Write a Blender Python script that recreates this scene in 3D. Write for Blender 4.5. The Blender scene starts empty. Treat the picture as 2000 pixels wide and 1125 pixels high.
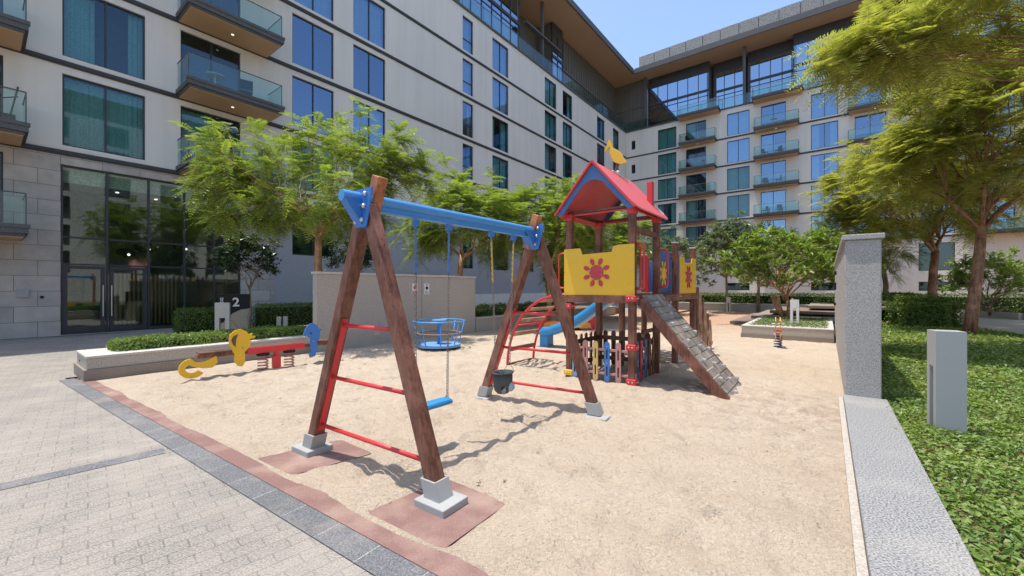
import bpy, math, random
import numpy as np
from mathutils import Vector, Matrix

random.seed(7); RNG = np.random.default_rng(7)
sc = bpy.context.scene
COL = sc.collection
R = math.radians

# ------------------------------------------------------------------ camera, sky, sun, exposure
cam_d = bpy.data.cameras.new('camera'); cam = bpy.data.objects.new('camera', cam_d); COL.objects.link(cam)
cam.location = (0, 0, 1.6); cam.rotation_euler = (R(90), 0, 0)
cam_d.sensor_width = 36; cam_d.lens = 14.4; cam_d.clip_end = 2000; cam_d.clip_start = 0.05
sc.camera = cam
SUN_EL, SUN_AZ = 78.0, math.atan2(-0.98, 0.16)          # azimuth clockwise from +Y
w = bpy.data.worlds.new('World'); sc.world = w; w.use_nodes = True
nt = w.node_tree; nt.nodes.clear()
sky = nt.nodes.new('ShaderNodeTexSky'); sky.sky_type = 'NISHITA'; sky.sun_disc = False
sky.sun_elevation = R(SUN_EL); sky.sun_rotation = SUN_AZ % (2 * math.pi)
sky.air_density = 1.0; sky.dust_density = 1.2; sky.ozone_density = 1.3
bg = nt.nodes.new('ShaderNodeBackground'); bg.inputs[1].default_value = 0.15
wo = nt.nodes.new('ShaderNodeOutputWorld')
nt.links.new(sky.outputs[0], bg.inputs[0]); nt.links.new(bg.outputs[0], wo.inputs[0])
sun_d = bpy.data.lights.new('sun', 'SUN'); sun_d.energy = 2.8; sun_d.angle = R(0.55); sun_d.color = (1, 0.955, 0.88)
sun = bpy.data.objects.new('sun', sun_d); COL.objects.link(sun)
ce = math.cos(R(SUN_EL))
sdir = Vector((math.sin(SUN_AZ) * ce, math.cos(SUN_AZ) * ce, math.sin(R(SUN_EL))))
sun.rotation_euler = sdir.to_track_quat('Z', 'Y').to_euler()
sc.view_settings.view_transform = 'Standard'; sc.view_settings.look = 'None'
sc.view_settings.gamma = 1; sc.view_settings.exposure = 0.90
try: sc.view_settings.use_curve_mapping = False
except Exception: pass

# ------------------------------------------------------------------ site frame
ANG = math.atan2(0.7926, 0.6097)                         # direction along the left wing
D1 = Vector((math.cos(ANG), math.sin(ANG), 0)); D2 = Vector((D1.y, -D1.x, 0))
P0 = Vector((-15.1, 13.7, 0)); C0 = Vector((14.5, 52.2, 0)); TP = Vector((1.04, 7.34, 0))
UZ = Vector((0, 0, 1))
def LF(u, p, z): return P0 + D1 * u + D2 * p + UZ * z    # left wing: along, out, up
def BF(s, p, z): return C0 + D2 * s - D1 * p + UZ * z    # rear wing
def TT(a, b, z): return TP + D2 * a + D1 * b + UZ * z    # play tower

# ------------------------------------------------------------------ object helpers
ORG = {}
def tag(o, label=None, cat=None, group=None, kind=None):
    if label: o['label'] = label
    if cat: o['category'] = cat
    if group: o['group'] = group
    if kind: o['kind'] = kind
    return o
def thing(name, loc, label, cat, group=None, kind=None):
    o = bpy.data.objects.new(name, None); COL.objects.link(o)
    o.location = loc; o.empty_display_size = 0.1; ORG[o.name] = Vector(loc)
    return tag(o, label, cat, group, kind)
def copy_tree(o, parent=None):
    c = o.copy(); COL.objects.link(c); c.parent = parent
    for ch in list(o.children): copy_tree(ch, c)
    return c

def link_mesh(name, me, mats, parent=None, origin=None, smooth=False, bevel=0):
    for m in (mats if isinstance(mats, (list, tuple)) else [mats]): me.materials.append(m)
    if smooth: me.polygons.foreach_set('use_smooth', [True] * len(me.polygons))
    o = bpy.data.objects.new(name, me); COL.objects.link(o)
    if parent is not None:
        o.parent = parent; ORG[o.name] = ORG[parent.name]
    else:
        o.location = origin or (0, 0, 0); ORG[o.name] = Vector(origin or (0, 0, 0))
    if bevel:
        b = o.modifiers.new('bevel', 'BEVEL'); b.width = bevel; b.segments = 2; b.limit_method = 'ANGLE'; b.angle_limit = R(40)
    return o

class MB:
    def __init__(s): s.v = []; s.f = []; s.m = []; s.cm = 0
    def add(s, vs, fs):
        n = len(s.v); s.v += [tuple(v) for v in vs]
        s.f += [tuple(n + i for i in f) for f in fs]; s.m += [s.cm] * len(fs); return s
    def quad(s, a, b, c, d): return s.add([a, b, c, d], [(0, 1, 2, 3)])
    def obox(s, c, ex, ey, ez):                          # centre and half-extent vectors
        c = Vector(c); vs = []
        for k in (-1, 1):
            for j in (-1, 1):
                for i in (-1, 1): vs.append(c + ex * i + ey * j + ez * k)
        return s.add(vs, [(0, 2, 3, 1), (4, 5, 7, 6), (0, 1, 5, 4), (2, 6, 7, 3), (0, 4, 6, 2), (1, 3, 7, 5)])
    def fbox(s, F, u0, u1, p0, p1, z0, z1):              # box in a site frame
        c = (F(u0, p0, z0) + F(u1, p1, z1)) / 2
        o = F(0, 0, 0); ex = (F(1, 0, 0) - o) * (u1 - u0) / 2; ey = (F(0, 1, 0) - o) * (p1 - p0) / 2
        return s.obox(c, ex, ey, UZ * (z1 - z0) / 2)
    def bar(s, a, b, w, h=None, up=UZ):
        a = Vector(a); b = Vector(b); h = h or w; d = b - a; dn = d.normalized()
        if abs(dn.dot(up)) > 0.99: up = D1
        sx = dn.cross(up).normalized(); sy = sx.cross(dn).normalized()
        return s.obox((a + b) / 2, d / 2, sx * w / 2, sy * h / 2)
    def tube(s, pts, r, n=8, cap=True):
        pts = [Vector(p) for p in pts]; rr = r if isinstance(r, (list, tuple)) else [r] * len(pts)
        t = (pts[1] - pts[0]).normalized(); ref = UZ if abs(t.z) < 0.9 else Vector((1, 0, 0))
        x = t.cross(ref).normalized(); vs = []; base = 0
        for i, p in enumerate(pts):
            if i == 0: t = pts[1] - p
            elif i == len(pts) - 1: t = p - pts[i - 1]
            else: t = pts[i + 1] - pts[i - 1]
            t = t.normalized(); x = (x - t * x.dot(t)).normalized(); y = t.cross(x)
            for k in range(n):
                a = 2 * math.pi * k / n; vs.append(p + (x * math.cos(a) + y * math.sin(a)) * rr[i])
        fs = []
        for i in range(len(pts) - 1):
            for k in range(n):
                k2 = (k + 1) % n; fs.append((i * n + k, i * n + k2, (i + 1) * n + k2, (i + 1) * n + k))
        if cap: fs += [tuple(range(n))[::-1], tuple((len(pts) - 1) * n + k for k in range(n))]
        return s.add(vs, fs)
    def prism(s, outline, o, ax, ay, t):                 # flat outline given thickness t
        o = Vector(o); n = ax.cross(ay).normalized() * t / 2
        a = [o + ax * p[0] + ay * p[1] + n for p in outline]; b = [v - n * 2 for v in a]; k = len(outline)
        return s.add(a + b, [tuple(range(k)), tuple(range(2 * k - 1, k - 1, -1))] +
                     [(i, i + k, (i + 1) % k + k, (i + 1) % k) for i in range(k)])
    def ball(s, c, rx, ry=None, rz=None, n=10, m=6):
        ry = ry or rx; rz = rz or rx; c = Vector(c); vs = [c + UZ * rz]
        for i in range(1, m):
            a = math.pi * i / m
            for k in range(n):
                b = 2 * math.pi * k / n
                vs.append(c + Vector((rx * math.sin(a) * math.cos(b), ry * math.sin(a) * math.sin(b), rz * math.cos(a))))
        vs.append(c - UZ * rz); fs = []
        for k in range(n): fs.append((0, 1 + k, 1 + (k + 1) % n))
        for i in range(m - 2):
            for k in range(n):
                a = 1 + i * n + k; b = 1 + i * n + (k + 1) % n; fs.append((a, a + n, b + n, b))
        l = len(vs) - 1; q = 1 + (m - 2) * n
        for k in range(n): fs.append((l, q + (k + 1) % n, q + k))
        return s.add(vs, fs)
    def build(s, name, mats, parent=None, origin=None, smooth=False, bevel=0):
        org = ORG[parent.name] if parent is not None else Vector(origin or (0, 0, 0))
        me = bpy.data.meshes.new(name)
        me.from_pydata([(v[0] - org.x, v[1] - org.y, v[2] - org.z) for v in s.v], [], s.f)
        if isinstance(mats, (list, tuple)) and len(mats) > 1: me.polygons.foreach_set('material_index', s.m)
        me.update()
        return link_mesh(name, me, mats, parent, origin, smooth, bevel)

def quads_mesh(name, V, mats, parent=None, origin=None, extra=None):   # V: (n,4,3) numpy world coords
    org = np.array(ORG[parent.name] if parent is not None else (origin or (0, 0, 0)), dtype=np.float64)
    n = len(V); co = (V - org).reshape(-1).astype(np.float32)
    me = bpy.data.meshes.new(name); me.vertices.add(n * 4); me.vertices.foreach_set('co', co)
    me.loops.add(n * 4); me.loops.foreach_set('vertex_index', np.arange(n * 4, dtype=np.int32))
    me.polygons.add(n); me.polygons.foreach_set('loop_start', np.arange(0, n * 4, 4, dtype=np.int32))
    me.polygons.foreach_set('loop_total', np.full(n, 4, dtype=np.int32)); me.update(calc_edges=True)
    return link_mesh(name, me, mats, parent, origin)

# ------------------------------------------------------------------ materials
MATS = {}
class NT:
    def __init__(s, name):
        s.m = bpy.data.materials.new(name); s.m.use_nodes = True; s.t = s.m.node_tree; s.t.nodes.clear()
        s.out = s.t.nodes.new('ShaderNodeOutputMaterial'); MATS[name] = s.m; s._co = None
    def n(s, typ, **kw):
        x = s.t.nodes.new(typ)
        for k, v in kw.items():
            if k.startswith('i_'): x.inputs[k[2:].replace('_', ' ')].default_value = v
            else: setattr(x, k, v)
        return x
    def l(s, a, b): s.t.links.new(a, b); return b
    def co(s):
        if not s._co: s._co = s.n('ShaderNodeTexCoord').outputs['Object']
        return s._co
    def rot(s, ang=-ANG, scale=(1, 1, 1)):
        m = s.n('ShaderNodeMapping'); m.vector_type = 'POINT'; m.inputs['Rotation'].default_value = (0, 0, ang)
        m.inputs['Scale'].default_value = scale; s.l(s.co(), m.inputs['Vector']); return m.outputs[0]
    def noise(s, scale, detail=4, vec=None, rough=0.55):
        x = s.n('ShaderNodeTexNoise'); x.inputs['Scale'].default_value = scale; x.inputs['Detail'].default_value = detail
        x.inputs['Roughness'].default_value = rough; s.l(vec or s.co(), x.inputs['Vector']); return x.outputs['Fac']
    def ramp(s, fac, stops):
        x = s.n('ShaderNodeValToRGB'); e = x.color_ramp.elements
        while len(e) < len(stops): e.new(0.5)
        for i, (p, c) in enumerate(stops): e[i].position = p; e[i].color = (*c, 1) if len(c) == 3 else c
        s.l(fac, x.inputs[0]); return x.outputs[0]
    def mix(s, fac, a, b, mode='MIX'):
        x = s.n('ShaderNodeMix', data_type='RGBA', blend_type=mode)
        for sock, v in ((x.inputs[0], fac), (x.inputs[6], a), (x.inputs[7], b)):
            if hasattr(v, 'is_linked'): s.l(v, sock)
            else: sock.default_value = v if not isinstance(v, tuple) else (*v, 1)[:4]
        return x.outputs[2]
    def math(s, op, a, b=0.0):
        x = s.n('ShaderNodeMath', operation=op)
        for sock, v in ((x.inputs[0], a), (x.inputs[1], b)):
            if hasattr(v, 'is_linked'): s.l(v, sock)
            else: sock.default_value = v
        return x.outputs[0]
    def bump(s, h, strength=0.4, dist=0.01, nrm=None):
        x = s.n('ShaderNodeBump'); x.inputs['Strength'].default_value = strength; x.inputs['Distance'].default_value = dist
        s.l(h, x.inputs['Height'])
        if nrm: s.l(nrm, x.inputs['Normal'])
        return x.outputs[0]
    def pbr(s, col, rough=0.7, nrm=None, metal=0, spec=0.5, coat=0, trans=0):
        p = s.n('ShaderNodeBsdfPrincipled')
        if hasattr(col, 'is_linked'): s.l(col, p.inputs['Base Color'])
        else: p.inputs['Base Color'].default_value = (*col, 1)
        if hasattr(rough, 'is_linked'): s.l(rough, p.inputs['Roughness'])
        else: p.inputs['Roughness'].default_value = rough
        p.inputs['Metallic'].default_value = metal; p.inputs['Specular IOR Level'].default_value = spec
        p.inputs['Coat Weight'].default_value = coat
        if nrm: s.l(nrm, p.inputs['Normal'])
        s.l(p.outputs[0], s.out.inputs[0]); return s.m

def m_paint(name, col, rough=0.35, wear=0.25, spec=0.5):
    t = NT(name); n = t.noise(9, 6); n2 = t.noise(70, 3)
    c = t.mix(t.math('MULTIPLY', n, wear), col, tuple(min(1, x * 0.55 + 0.06) for x in col))
    c = t.mix(t.math('MULTIPLY', n2, wear * 0.6), c, tuple(min(1, x * 1.15 + 0.07) for x in col))
    ch = t.noise(22, 6, rough=.7); c = t.mix(t.ramp(ch, [(0.655, (0,) * 3), (0.69, (min(.85, wear * 2.2),) * 3)]), c, (0.22, 0.185, 0.16))
    c = t.mix(t.ramp(t.noise(2.2, 5), [(.5, (0,) * 3), (.8, (wear * .9,) * 3)]), c, tuple(min(1, x * .8 + .16) for x in col))
    return t.pbr(c, t.math('ADD', t.math('MULTIPLY', n, 0.35), rough - 0.1), t.bump(n2, 0.15, 0.002), spec=spec)
def m_rough(name, c1, c2, scale=3, fine=60, bump=0.4, dist=0.006, rough=0.85, speck=None):
    t = NT(name); n = t.noise(scale, 5); f = t.noise(fine, 3)
    c = t.mix(n, c1, c2)
    fr = t.ramp(f, [(0.38, (0.8,) * 3), (0.62, (1.15,) * 3)])
    c = t.mix(1.0, c, fr, 'MULTIPLY')
    if speck:
        v = t.noise(fine * 2.2, 2); vr = t.ramp(v, [(0.33, (1,) * 3), (0.40, (0,) * 3)]); c = t.mix(vr, c, speck)
    return t.pbr(c, rough, t.bump(f, bump, dist))
def m_wood(name, c1, c2, dirv=None, scale=1.0):
    t = NT(name)
    m = t.n('ShaderNodeMapping'); m.inputs['Scale'].default_value = (14 * scale, 14 * scale, 1.6 * scale); t.l(t.co(), m.inputs[0])
    n = t.noise(2.2, 6, m.outputs[0], 0.65); n2 = t.noise(3.5, 4)
    c = t.mix(t.ramp(n, [(0.38, (0,) * 3), (0.62, (1,) * 3)]), c1, c2)
    c = t.mix(t.ramp(n2, [(.45, (0,) * 3), (.75, (.7,) * 3)]), c, tuple(x * 1.7 + 0.04 for x in c2))
    fine = t.noise(6.5, 3, m.outputs[0], .6); c = t.mix(t.ramp(fine, [(.33, (.75,) * 3), (.42, (0,) * 3)]), c, tuple(x * .35 for x in c1))
    return t.pbr(c, t.math('ADD', t.math('MULTIPLY', n, 0.35), 0.38), t.bump(n, 0.6, 0.004))
def m_leaf(name, c1, c2, c3, trans=0.35, nscale=1.3, rough=0.5):
    t = NT(name); g = t.n('ShaderNodeNewGeometry'); n = t.noise(nscale, 3)
    c = t.mix(t.ramp(n, [(0.35, (0,) * 3), (0.65, (1,) * 3)]), c1, c2)
    c = t.mix(t.math('MULTIPLY', g.outputs['Random Per Island'], 0.6), c, c3)
    p = t.n('ShaderNodeBsdfPrincipled'); t.l(c, p.inputs['Base Color']); p.inputs['Roughness'].default_value = rough
    p.inputs['Specular IOR Level'].default_value = 0.35
    tr = t.n('ShaderNodeBsdfTranslucent'); c2_ = t.mix(1.0, c, (1.0, 1.15, 0.5), 'MULTIPLY'); t.l(c2_, tr.inputs[0])
    mx = t.n('ShaderNodeMixShader'); mx.inputs[0].default_value = trans
    t.l(p.outputs[0], mx.inputs[1]); t.l(tr.outputs[0], mx.inputs[2]); t.l(mx.outputs[0], t.out.inputs[0])
    return t.m
def m_glass(name, tint, refl, gloss=(0.75, 0.87, 1.0), rough=0.02, spread=0.5):
    t = NT(name); tr = t.n('ShaderNodeBsdfTransparent'); tr.inputs[0].default_value = (*tint, 1)
    gl = t.n('ShaderNodeBsdfGlossy'); gl.inputs[0].default_value = (*gloss, 1); gl.inputs['Roughness'].default_value = rough
    bn = t.bump(t.noise(0.35, 1), 0.25, 0.02); t.l(bn, gl.inputs['Normal'])
    lw = t.n('ShaderNodeLayerWeight'); lw.inputs[0].default_value = 0.35
    f = t.math('ADD', t.math('MULTIPLY', lw.outputs['Fresnel'], spread), refl)
    mx = t.n('ShaderNodeMixShader'); t.l(f, mx.inputs[0]); t.l(tr.outputs[0], mx.inputs[1]); t.l(gl.outputs[0], mx.inputs[2])
    t.l(mx.outputs[0], t.out.inputs[0]); return t.m
def m_emit(name, col, st):
    t = NT(name); e = t.n('ShaderNodeEmission'); e.inputs[0].default_value = (*col, 1); e.inputs[1].default_value = st
    t.l(e.outputs[0], t.out.inputs[0]); return t.m

def facade_uz(t):                                        # (along, up) coordinates on walls parallel to D1
    s = t.n('ShaderNodeSeparateXYZ'); t.l(t.rot(), s.inputs[0])
    c = t.n('ShaderNodeCombineXYZ'); t.l(s.outputs[0], c.inputs[0]); t.l(s.outputs[2], c.inputs[1]); return c.outputs[0]
def brick(t, vec, w_, h_, mortar, off=0.5, c1=(1, 1, 1), c2=(0.8, 0.8, 0.8), mc=(0.3, 0.3, 0.3), smooth=0.1):
    b = t.n('ShaderNodeTexBrick'); t.l(vec, b.inputs['Vector']); b.offset = off
    b.inputs['Scale'].default_value = 1; b.inputs['Brick Width'].default_value = w_; b.inputs['Row Height'].default_value = h_
    b.inputs['Mortar Size'].default_value = mortar; b.inputs['Mortar Smooth'].default_value = smooth
    b.inputs['Color1'].default_value = (*c1, 1); b.inputs['Color2'].default_value = (*c2, 1); b.inputs['Mortar'].default_value = (*mc, 1)
    return b

t = NT('plaster'); mp_ = t.n('ShaderNodeMapping'); mp_.inputs['Scale'].default_value = (2.2, 2.2, .12); t.l(t.co(), mp_.inputs[0])
st_ = t.noise(1.0, 5, mp_.outputs[0]); g = t.noise(.25, 4); f = t.noise(30, 3)
c = t.mix(t.ramp(st_, [(.45, (0,) * 3), (.75, (.55,) * 3)]), (0.78, 0.725, 0.645), (0.66, 0.61, 0.54)); c = t.mix(1.0, c, t.ramp(g, [(.3, (.95,) * 3), (.7, (1.04,) * 3)]), 'MULTIPLY')
t.pbr(c, 0.9, t.bump(f, .12, .003), spec=.3)
m_rough('plaster_shade_grey', (0.36, 0.36, 0.37), (0.40, 0.40, 0.41), 0.5, 45, 0.15, 0.004, 0.9)  # shade on the left wing's ground floor is put into this bluish grey
t = NT('stone_cladding'); b = brick(t, facade_uz(t), 1.0, 0.5, 0.007, c1=(0.50, 0.445, 0.39), c2=(0.41, 0.37, 0.33), mc=(0.16, 0.145, 0.13))
n = t.noise(2.5, 6); f = t.noise(40, 3)
c = t.mix(1.0, b.outputs['Color'], t.ramp(n, [(0.3, (0.85,) * 3), (0.7, (1.1,) * 3)]), 'MULTIPLY')
t.pbr(c, 0.85, t.bump(t.math('SUBTRACT', t.math('MULTIPLY', f, 0.3), b.outputs['Fac']), 0.5, 0.01))
m_rough('band_dark', (0.045, 0.043, 0.043), (0.07, 0.067, 0.065), 1.5, 30, 0.1, 0.003, 0.7)
m_rough('dark_metal', (0.035, 0.035, 0.04), (0.05, 0.05, 0.055), 2, 80, 0.05, 0.001, 0.45)
m_rough('slab_grey', (0.085, 0.085, 0.09), (0.12, 0.118, 0.115), 1.5, 30, 0.1, 0.003, 0.7)
m_rough('soffit_wood', (0.55, 0.33, 0.17), (0.64, 0.40, 0.22), 1.0, 150, 0.1, 0.002, 0.6)
m_rough('roof_soffit', (0.52, 0.34, 0.21), (0.60, 0.41, 0.27), 0.3, 150, 0.1, 0.002, 0.6)
m_rough('bronze_panel', (0.11, 0.103, 0.09), (0.17, 0.155, 0.13), 1.2, 20, 0.1, 0.002, 0.5)
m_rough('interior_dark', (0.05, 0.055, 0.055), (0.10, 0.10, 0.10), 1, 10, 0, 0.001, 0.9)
m_rough('curtain', (0.55, 0.57, 0.57), (0.74, 0.76, 0.75), 1.5, 30, 0.1, 0.002, 0.95)
m_rough('curtain_green', (0.15, 0.19, 0.17), (0.26, 0.30, 0.27), 1.5, 30, 0.1, 0.002, 0.95)
m_glass('window_glass', (0.38, 0.66, 0.62), 0.08, (0.62, 0.80, 1.0), spread=0.55)
m_glass('window_glass_blue', (0.50, 0.72, 0.80), 0.30, (0.48, 0.68, 1.0), spread=0.45)  # blue of the mirrored sky is put into tint and gloss
m_glass('lobby_glass', (0.66, 0.78, 0.70), 0.13, (0.75, 0.88, 0.85), spread=0.6)
m_rough('lobby_wall', (0.12, 0.15, 0.12), (0.22, 0.24, 0.19), .8, 12, .05, .002, .8)
m_rough('lobby_ceiling', (0.55, 0.60, 0.55), (0.62, 0.66, 0.60), .8, 12, .05, .002, .8)
m_glass('terrace_glass', (0.50, 0.66, 0.75), 0.50, (0.58, 0.76, 1.0), spread=0.4)
m_glass('rail_glass', (0.62, 0.80, 0.76), 0.07, (0.8, 0.95, 1.0), spread=0.45)
m_emit('spot_lamp', (1, 0.95, 0.85), 0.8)
m_emit('lobby_lamp', (1, 0.93, 0.82), 1.6)
t = NT('perforated_screen'); v = t.n('ShaderNodeTexVoronoi'); v.inputs['Scale'].default_value = 11; t.l(t.co(), v.inputs['Vector'])
hole = t.ramp(v.outputs['Distance'], [(0.30, (0,) * 3), (0.36, (1,) * 3)])
t.pbr(t.mix(hole, (0.06, 0.06, 0.06), (0.30, 0.28, 0.26)), 0.6, t.bump(hole, 0.6, 0.03))

# ground
t = NT('paving'); vec = t.rot(-R(46)); b = brick(t, vec, 0.22, 0.11, 0.005, c1=(0.285, 0.262, 0.226), c2=(0.255, 0.234, 0.204), mc=(0.175, 0.16, 0.14), smooth=0.2)
g1 = t.noise(0.5, 4); g2 = t.noise(85, 3, rough=.7); g3 = t.noise(1.7, 7, rough=.65)
c = t.mix(1.0, b.outputs['Color'], t.ramp(g1, [(0.3, (0.90, 0.90, 0.91)), (0.7, (1.08, 1.06, 1.04))]), 'MULTIPLY')
c = t.mix(1.0, c, t.ramp(g2, [(0.38, (0.55,) * 3), (0.50, (1.0,) * 3), (0.62, (1.38,) * 3)]), 'MULTIPLY')
c = t.mix(t.ramp(g3, [(.42, (0,) * 3), (.72, (.55,) * 3)]), c, (0.43, 0.375, 0.31)); c = t.mix(t.ramp(t.noise(1.1, 6), [(.52, (0,) * 3), (.70, (.35,) * 3)]), c, (.30, .265, .24))
t.pbr(c, 0.85, t.bump(t.math('SUBTRACT', g2, b.outputs['Fac']), 0.35, 0.004))
t = NT('dark_granite'); b = brick(t, t.rot(-R(145.8)), 0.42, 3.0, 0.004, 0, c1=(0.155, 0.155, 0.16), c2=(0.12, 0.122, 0.128), mc=(0.3, 0.29, 0.27))
g2 = t.noise(95, 3, rough=.7); c = t.mix(1.0, b.outputs['Color'], t.ramp(g2, [(0.35, (0.55,) * 3), (0.5, (1,) * 3), (0.68, (1.9,) * 3)]), 'MULTIPLY')
g = t.noise(2.3, 5); c = t.mix(t.ramp(g, [(0.5, (0,) * 3), (0.75, (0.55,) * 3)]), c, (0.36, 0.31, 0.25)); t.pbr(c, 0.8, t.bump(g2, 0.3, 0.003))
t = NT('pink_rubber'); g2 = t.noise(95, 3, rough=.7); g = t.noise(2.2, 5)
c = t.mix(1.0, (0.195, 0.10, 0.088), t.ramp(g2, [(0.35, (0.7,) * 3), (0.65, (1.3,) * 3)]), 'MULTIPLY')
c = t.mix(t.ramp(g, [(0.45, (0.08,) * 3), (0.75, (0.55,) * 3)]), c, (0.50, 0.38, 0.29)); t.pbr(c, 0.95, t.bump(g2, 0.4, 0.004))
t = NT('sand'); g = t.noise(0.45, 4); g2 = t.noise(60, 5, rough=0.7); g3 = t.noise(7, 6, rough=0.65); g4 = t.noise(300, 2)
c = t.mix(t.ramp(g, [(0.3, (0,) * 3), (0.7, (1,) * 3)]), (0.64, 0.51, 0.375), (0.695, 0.575, 0.44))
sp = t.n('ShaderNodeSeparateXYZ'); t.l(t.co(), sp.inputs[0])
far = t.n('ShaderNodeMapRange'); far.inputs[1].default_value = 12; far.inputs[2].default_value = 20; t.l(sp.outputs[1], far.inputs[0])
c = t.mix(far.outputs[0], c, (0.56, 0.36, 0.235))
c = t.mix(t.ramp(t.noise(1.6, 6, rough=.6), [(.5, (0,) * 3), (.72, (.5,) * 3)]), c, (0.50, 0.38, 0.275))
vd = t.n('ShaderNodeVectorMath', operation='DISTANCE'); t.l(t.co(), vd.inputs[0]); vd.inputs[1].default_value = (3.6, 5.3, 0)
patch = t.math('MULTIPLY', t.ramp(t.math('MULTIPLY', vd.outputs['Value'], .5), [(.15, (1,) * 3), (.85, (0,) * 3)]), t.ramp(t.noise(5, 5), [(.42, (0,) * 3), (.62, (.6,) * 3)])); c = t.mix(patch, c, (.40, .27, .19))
c = t.mix(1.0, c, t.ramp(g4, [(0.35, (0.85,) * 3), (0.65, (1.12,) * 3)]), 'MULTIPLY')
sd = t.noise(38, 3); c = t.mix(t.ramp(sd, [(0.255, (0.8,) * 3), (0.285, (0,) * 3)]), c, (0.28, 0.2, 0.14))
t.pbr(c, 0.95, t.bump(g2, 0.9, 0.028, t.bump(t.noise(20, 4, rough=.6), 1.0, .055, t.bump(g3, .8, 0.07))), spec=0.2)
t = NT('white_granite'); g2 = t.noise(80, 3, rough=.7); g3 = t.noise(1.5, 4)
c = t.ramp(g2, [(0.40, (0.07, 0.07, 0.075)), (0.48, (0.23, 0.228, 0.222)), (0.60, (0.38, 0.375, 0.36))])
c = t.mix(t.ramp(g3, [(0.5, (0,) * 3), (0.8, (0.4,) * 3)]), c, (0.5, 0.45, 0.38)); t.pbr(c, 0.7)
t = NT('roughcast'); g = t.noise(1.5, 4); v = t.noise(75, 4, rough=0.65)
c = t.mix(g, (0.40, 0.385, 0.37), (0.48, 0.46, 0.44)); c = t.mix(1.0, c, t.ramp(v, [(0.36, (0.6,) * 3), (0.6, (1.15,) * 3)]), 'MULTIPLY')
t.pbr(c, 0.95, t.bump(v, 1.0, 0.02))
m_rough('smooth_render', (0.40, 0.355, 0.30), (0.46, 0.41, 0.35), 0.8, 60, 0.15, 0.003, 0.9)
m_rough('cap_stone', (0.50, 0.46, 0.40), (0.58, 0.53, 0.47), 1.5, 60, 0.2, 0.003, 0.85)
m_rough('tan_granite', (0.24, 0.20, 0.16), (0.32, 0.27, 0.22), 2.5, 90, 0.4, 0.006, 0.85, (0.12, 0.1, 0.08))
m_rough('step_stone', (0.16, 0.09, 0.075), (0.30, 0.22, 0.18), 1.6, 20, 0.4, 0.01, 0.85)
m_rough('soil', (0.16, 0.10, 0.06), (0.25, 0.17, 0.10), 2, 60, 0.6, 0.02, 0.95)
m_rough('pale_path', (0.48, 0.44, 0.39), (0.56, 0.52, 0.46), 1, 60, 0.3, 0.003, 0.85)
m_paint('concrete_grey', (0.36, 0.36, 0.345), 0.6, .35)
m_paint('bollard_grey', (0.36, 0.36, 0.355), 0.5, .18)
m_rough('bollard_beige', (0.50, 0.47, 0.40), (0.55, 0.52, 0.45), 3, 90, 0.05, 0.001, 0.6)
# play things
m_wood('play_wood', (0.085, 0.028, 0.016), (0.20, 0.075, 0.042))
m_wood('play_wood_dark', (0.055, 0.024, 0.015), (0.13, 0.055, 0.032))
m_wood('cap_wood', (0.24, 0.075, 0.03), (0.42, 0.15, 0.06))
m_wood('weathered_wood', (0.17, 0.14, 0.12), (0.27, 0.225, 0.19))
m_wood('log_wood', (0.22, 0.10, 0.05), (0.42, 0.27, 0.17))
m_paint('red_paint', (0.62, 0.025, 0.03), 0.35); m_paint('red_roof', (0.70, 0.09, 0.095), 0.42, 0.35, 1.0)
m_paint('crimson_paint', (0.50, 0.02, 0.045), 0.35); m_paint('blue_paint', (0.025, 0.17, 0.52), 0.35)
m_paint('sky_blue_paint', (0.05, 0.28, 0.66), 0.3, 0.35); m_paint('dark_blue_paint', (0.03, 0.11, 0.30), 0.4, 0.4)
m_paint('pale_blue_paint', (0.14, 0.33, 0.60), 0.4, 0.4); m_paint('yellow_paint', (0.80, 0.47, 0.012), 0.4, 0.25)
m_paint('orange_paint', (0.75, 0.27, 0.02), 0.4); m_paint('pale_yellow', (0.66, 0.43, 0.14), 0.5, 0.4)
m_paint('dusty_pink', (0.50, 0.22, 0.19), 0.5, 0.4); m_paint('white_paint', (0.72, 0.72, 0.70), 0.4)
m_paint('black_paint', (0.012, 0.012, 0.014), 0.6, .05, .3); m_paint('slide_blue', (0.02, 0.25, 0.58), 0.3, 0.3)
m_paint('seat_blue', (0.01, 0.22, 0.50), 0.45); m_paint('rubber_grey', (0.035, 0.042, 0.045), 0.6, 0.3)
m_paint('pad_grey', (0.32, 0.40, 0.46), 0.6); m_paint('chain_yellow', (0.60, 0.38, 0.06), 0.6)
t = NT('steel'); t.pbr((0.55, 0.54, 0.52), 0.35, None, 0.9)
t = NT('chain_metal'); t.pbr((0.26, 0.22, 0.19), 0.5, None, 0.8)
m_rough('sign_stone', (0.34, 0.30, 0.23), (0.42, 0.37, 0.28), 3, 80, 0.2, 0.003, 0.8)
# plants
m_leaf('feather_leaf', (0.085, 0.15, 0.03), (0.32, 0.38, 0.055), (0.46, 0.50, 0.17), 0.45, 2.6, .42)
m_leaf('feather_leaf_gold', (0.17, 0.21, 0.04), (0.46, 0.43, 0.075), (0.62, 0.54, 0.22), 0.48, 2.0)
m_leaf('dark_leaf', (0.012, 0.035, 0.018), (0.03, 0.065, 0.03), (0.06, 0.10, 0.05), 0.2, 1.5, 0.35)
m_leaf('frangipani_leaf', (0.08, 0.16, 0.03), (0.24, 0.35, 0.055), (0.46, 0.50, 0.16), 0.3, 0.8, 0.35)
m_leaf('grey_green_leaf', (0.06, 0.11, 0.045), (0.17, 0.22, 0.11), (0.38, 0.42, 0.26), 0.25, 0.8, 0.35)
m_leaf('hedge_leaf', (0.045, 0.10, 0.015), (0.11, 0.18, 0.03), (0.24, 0.30, 0.06), 0.25, 1.5, 0.45)
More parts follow.
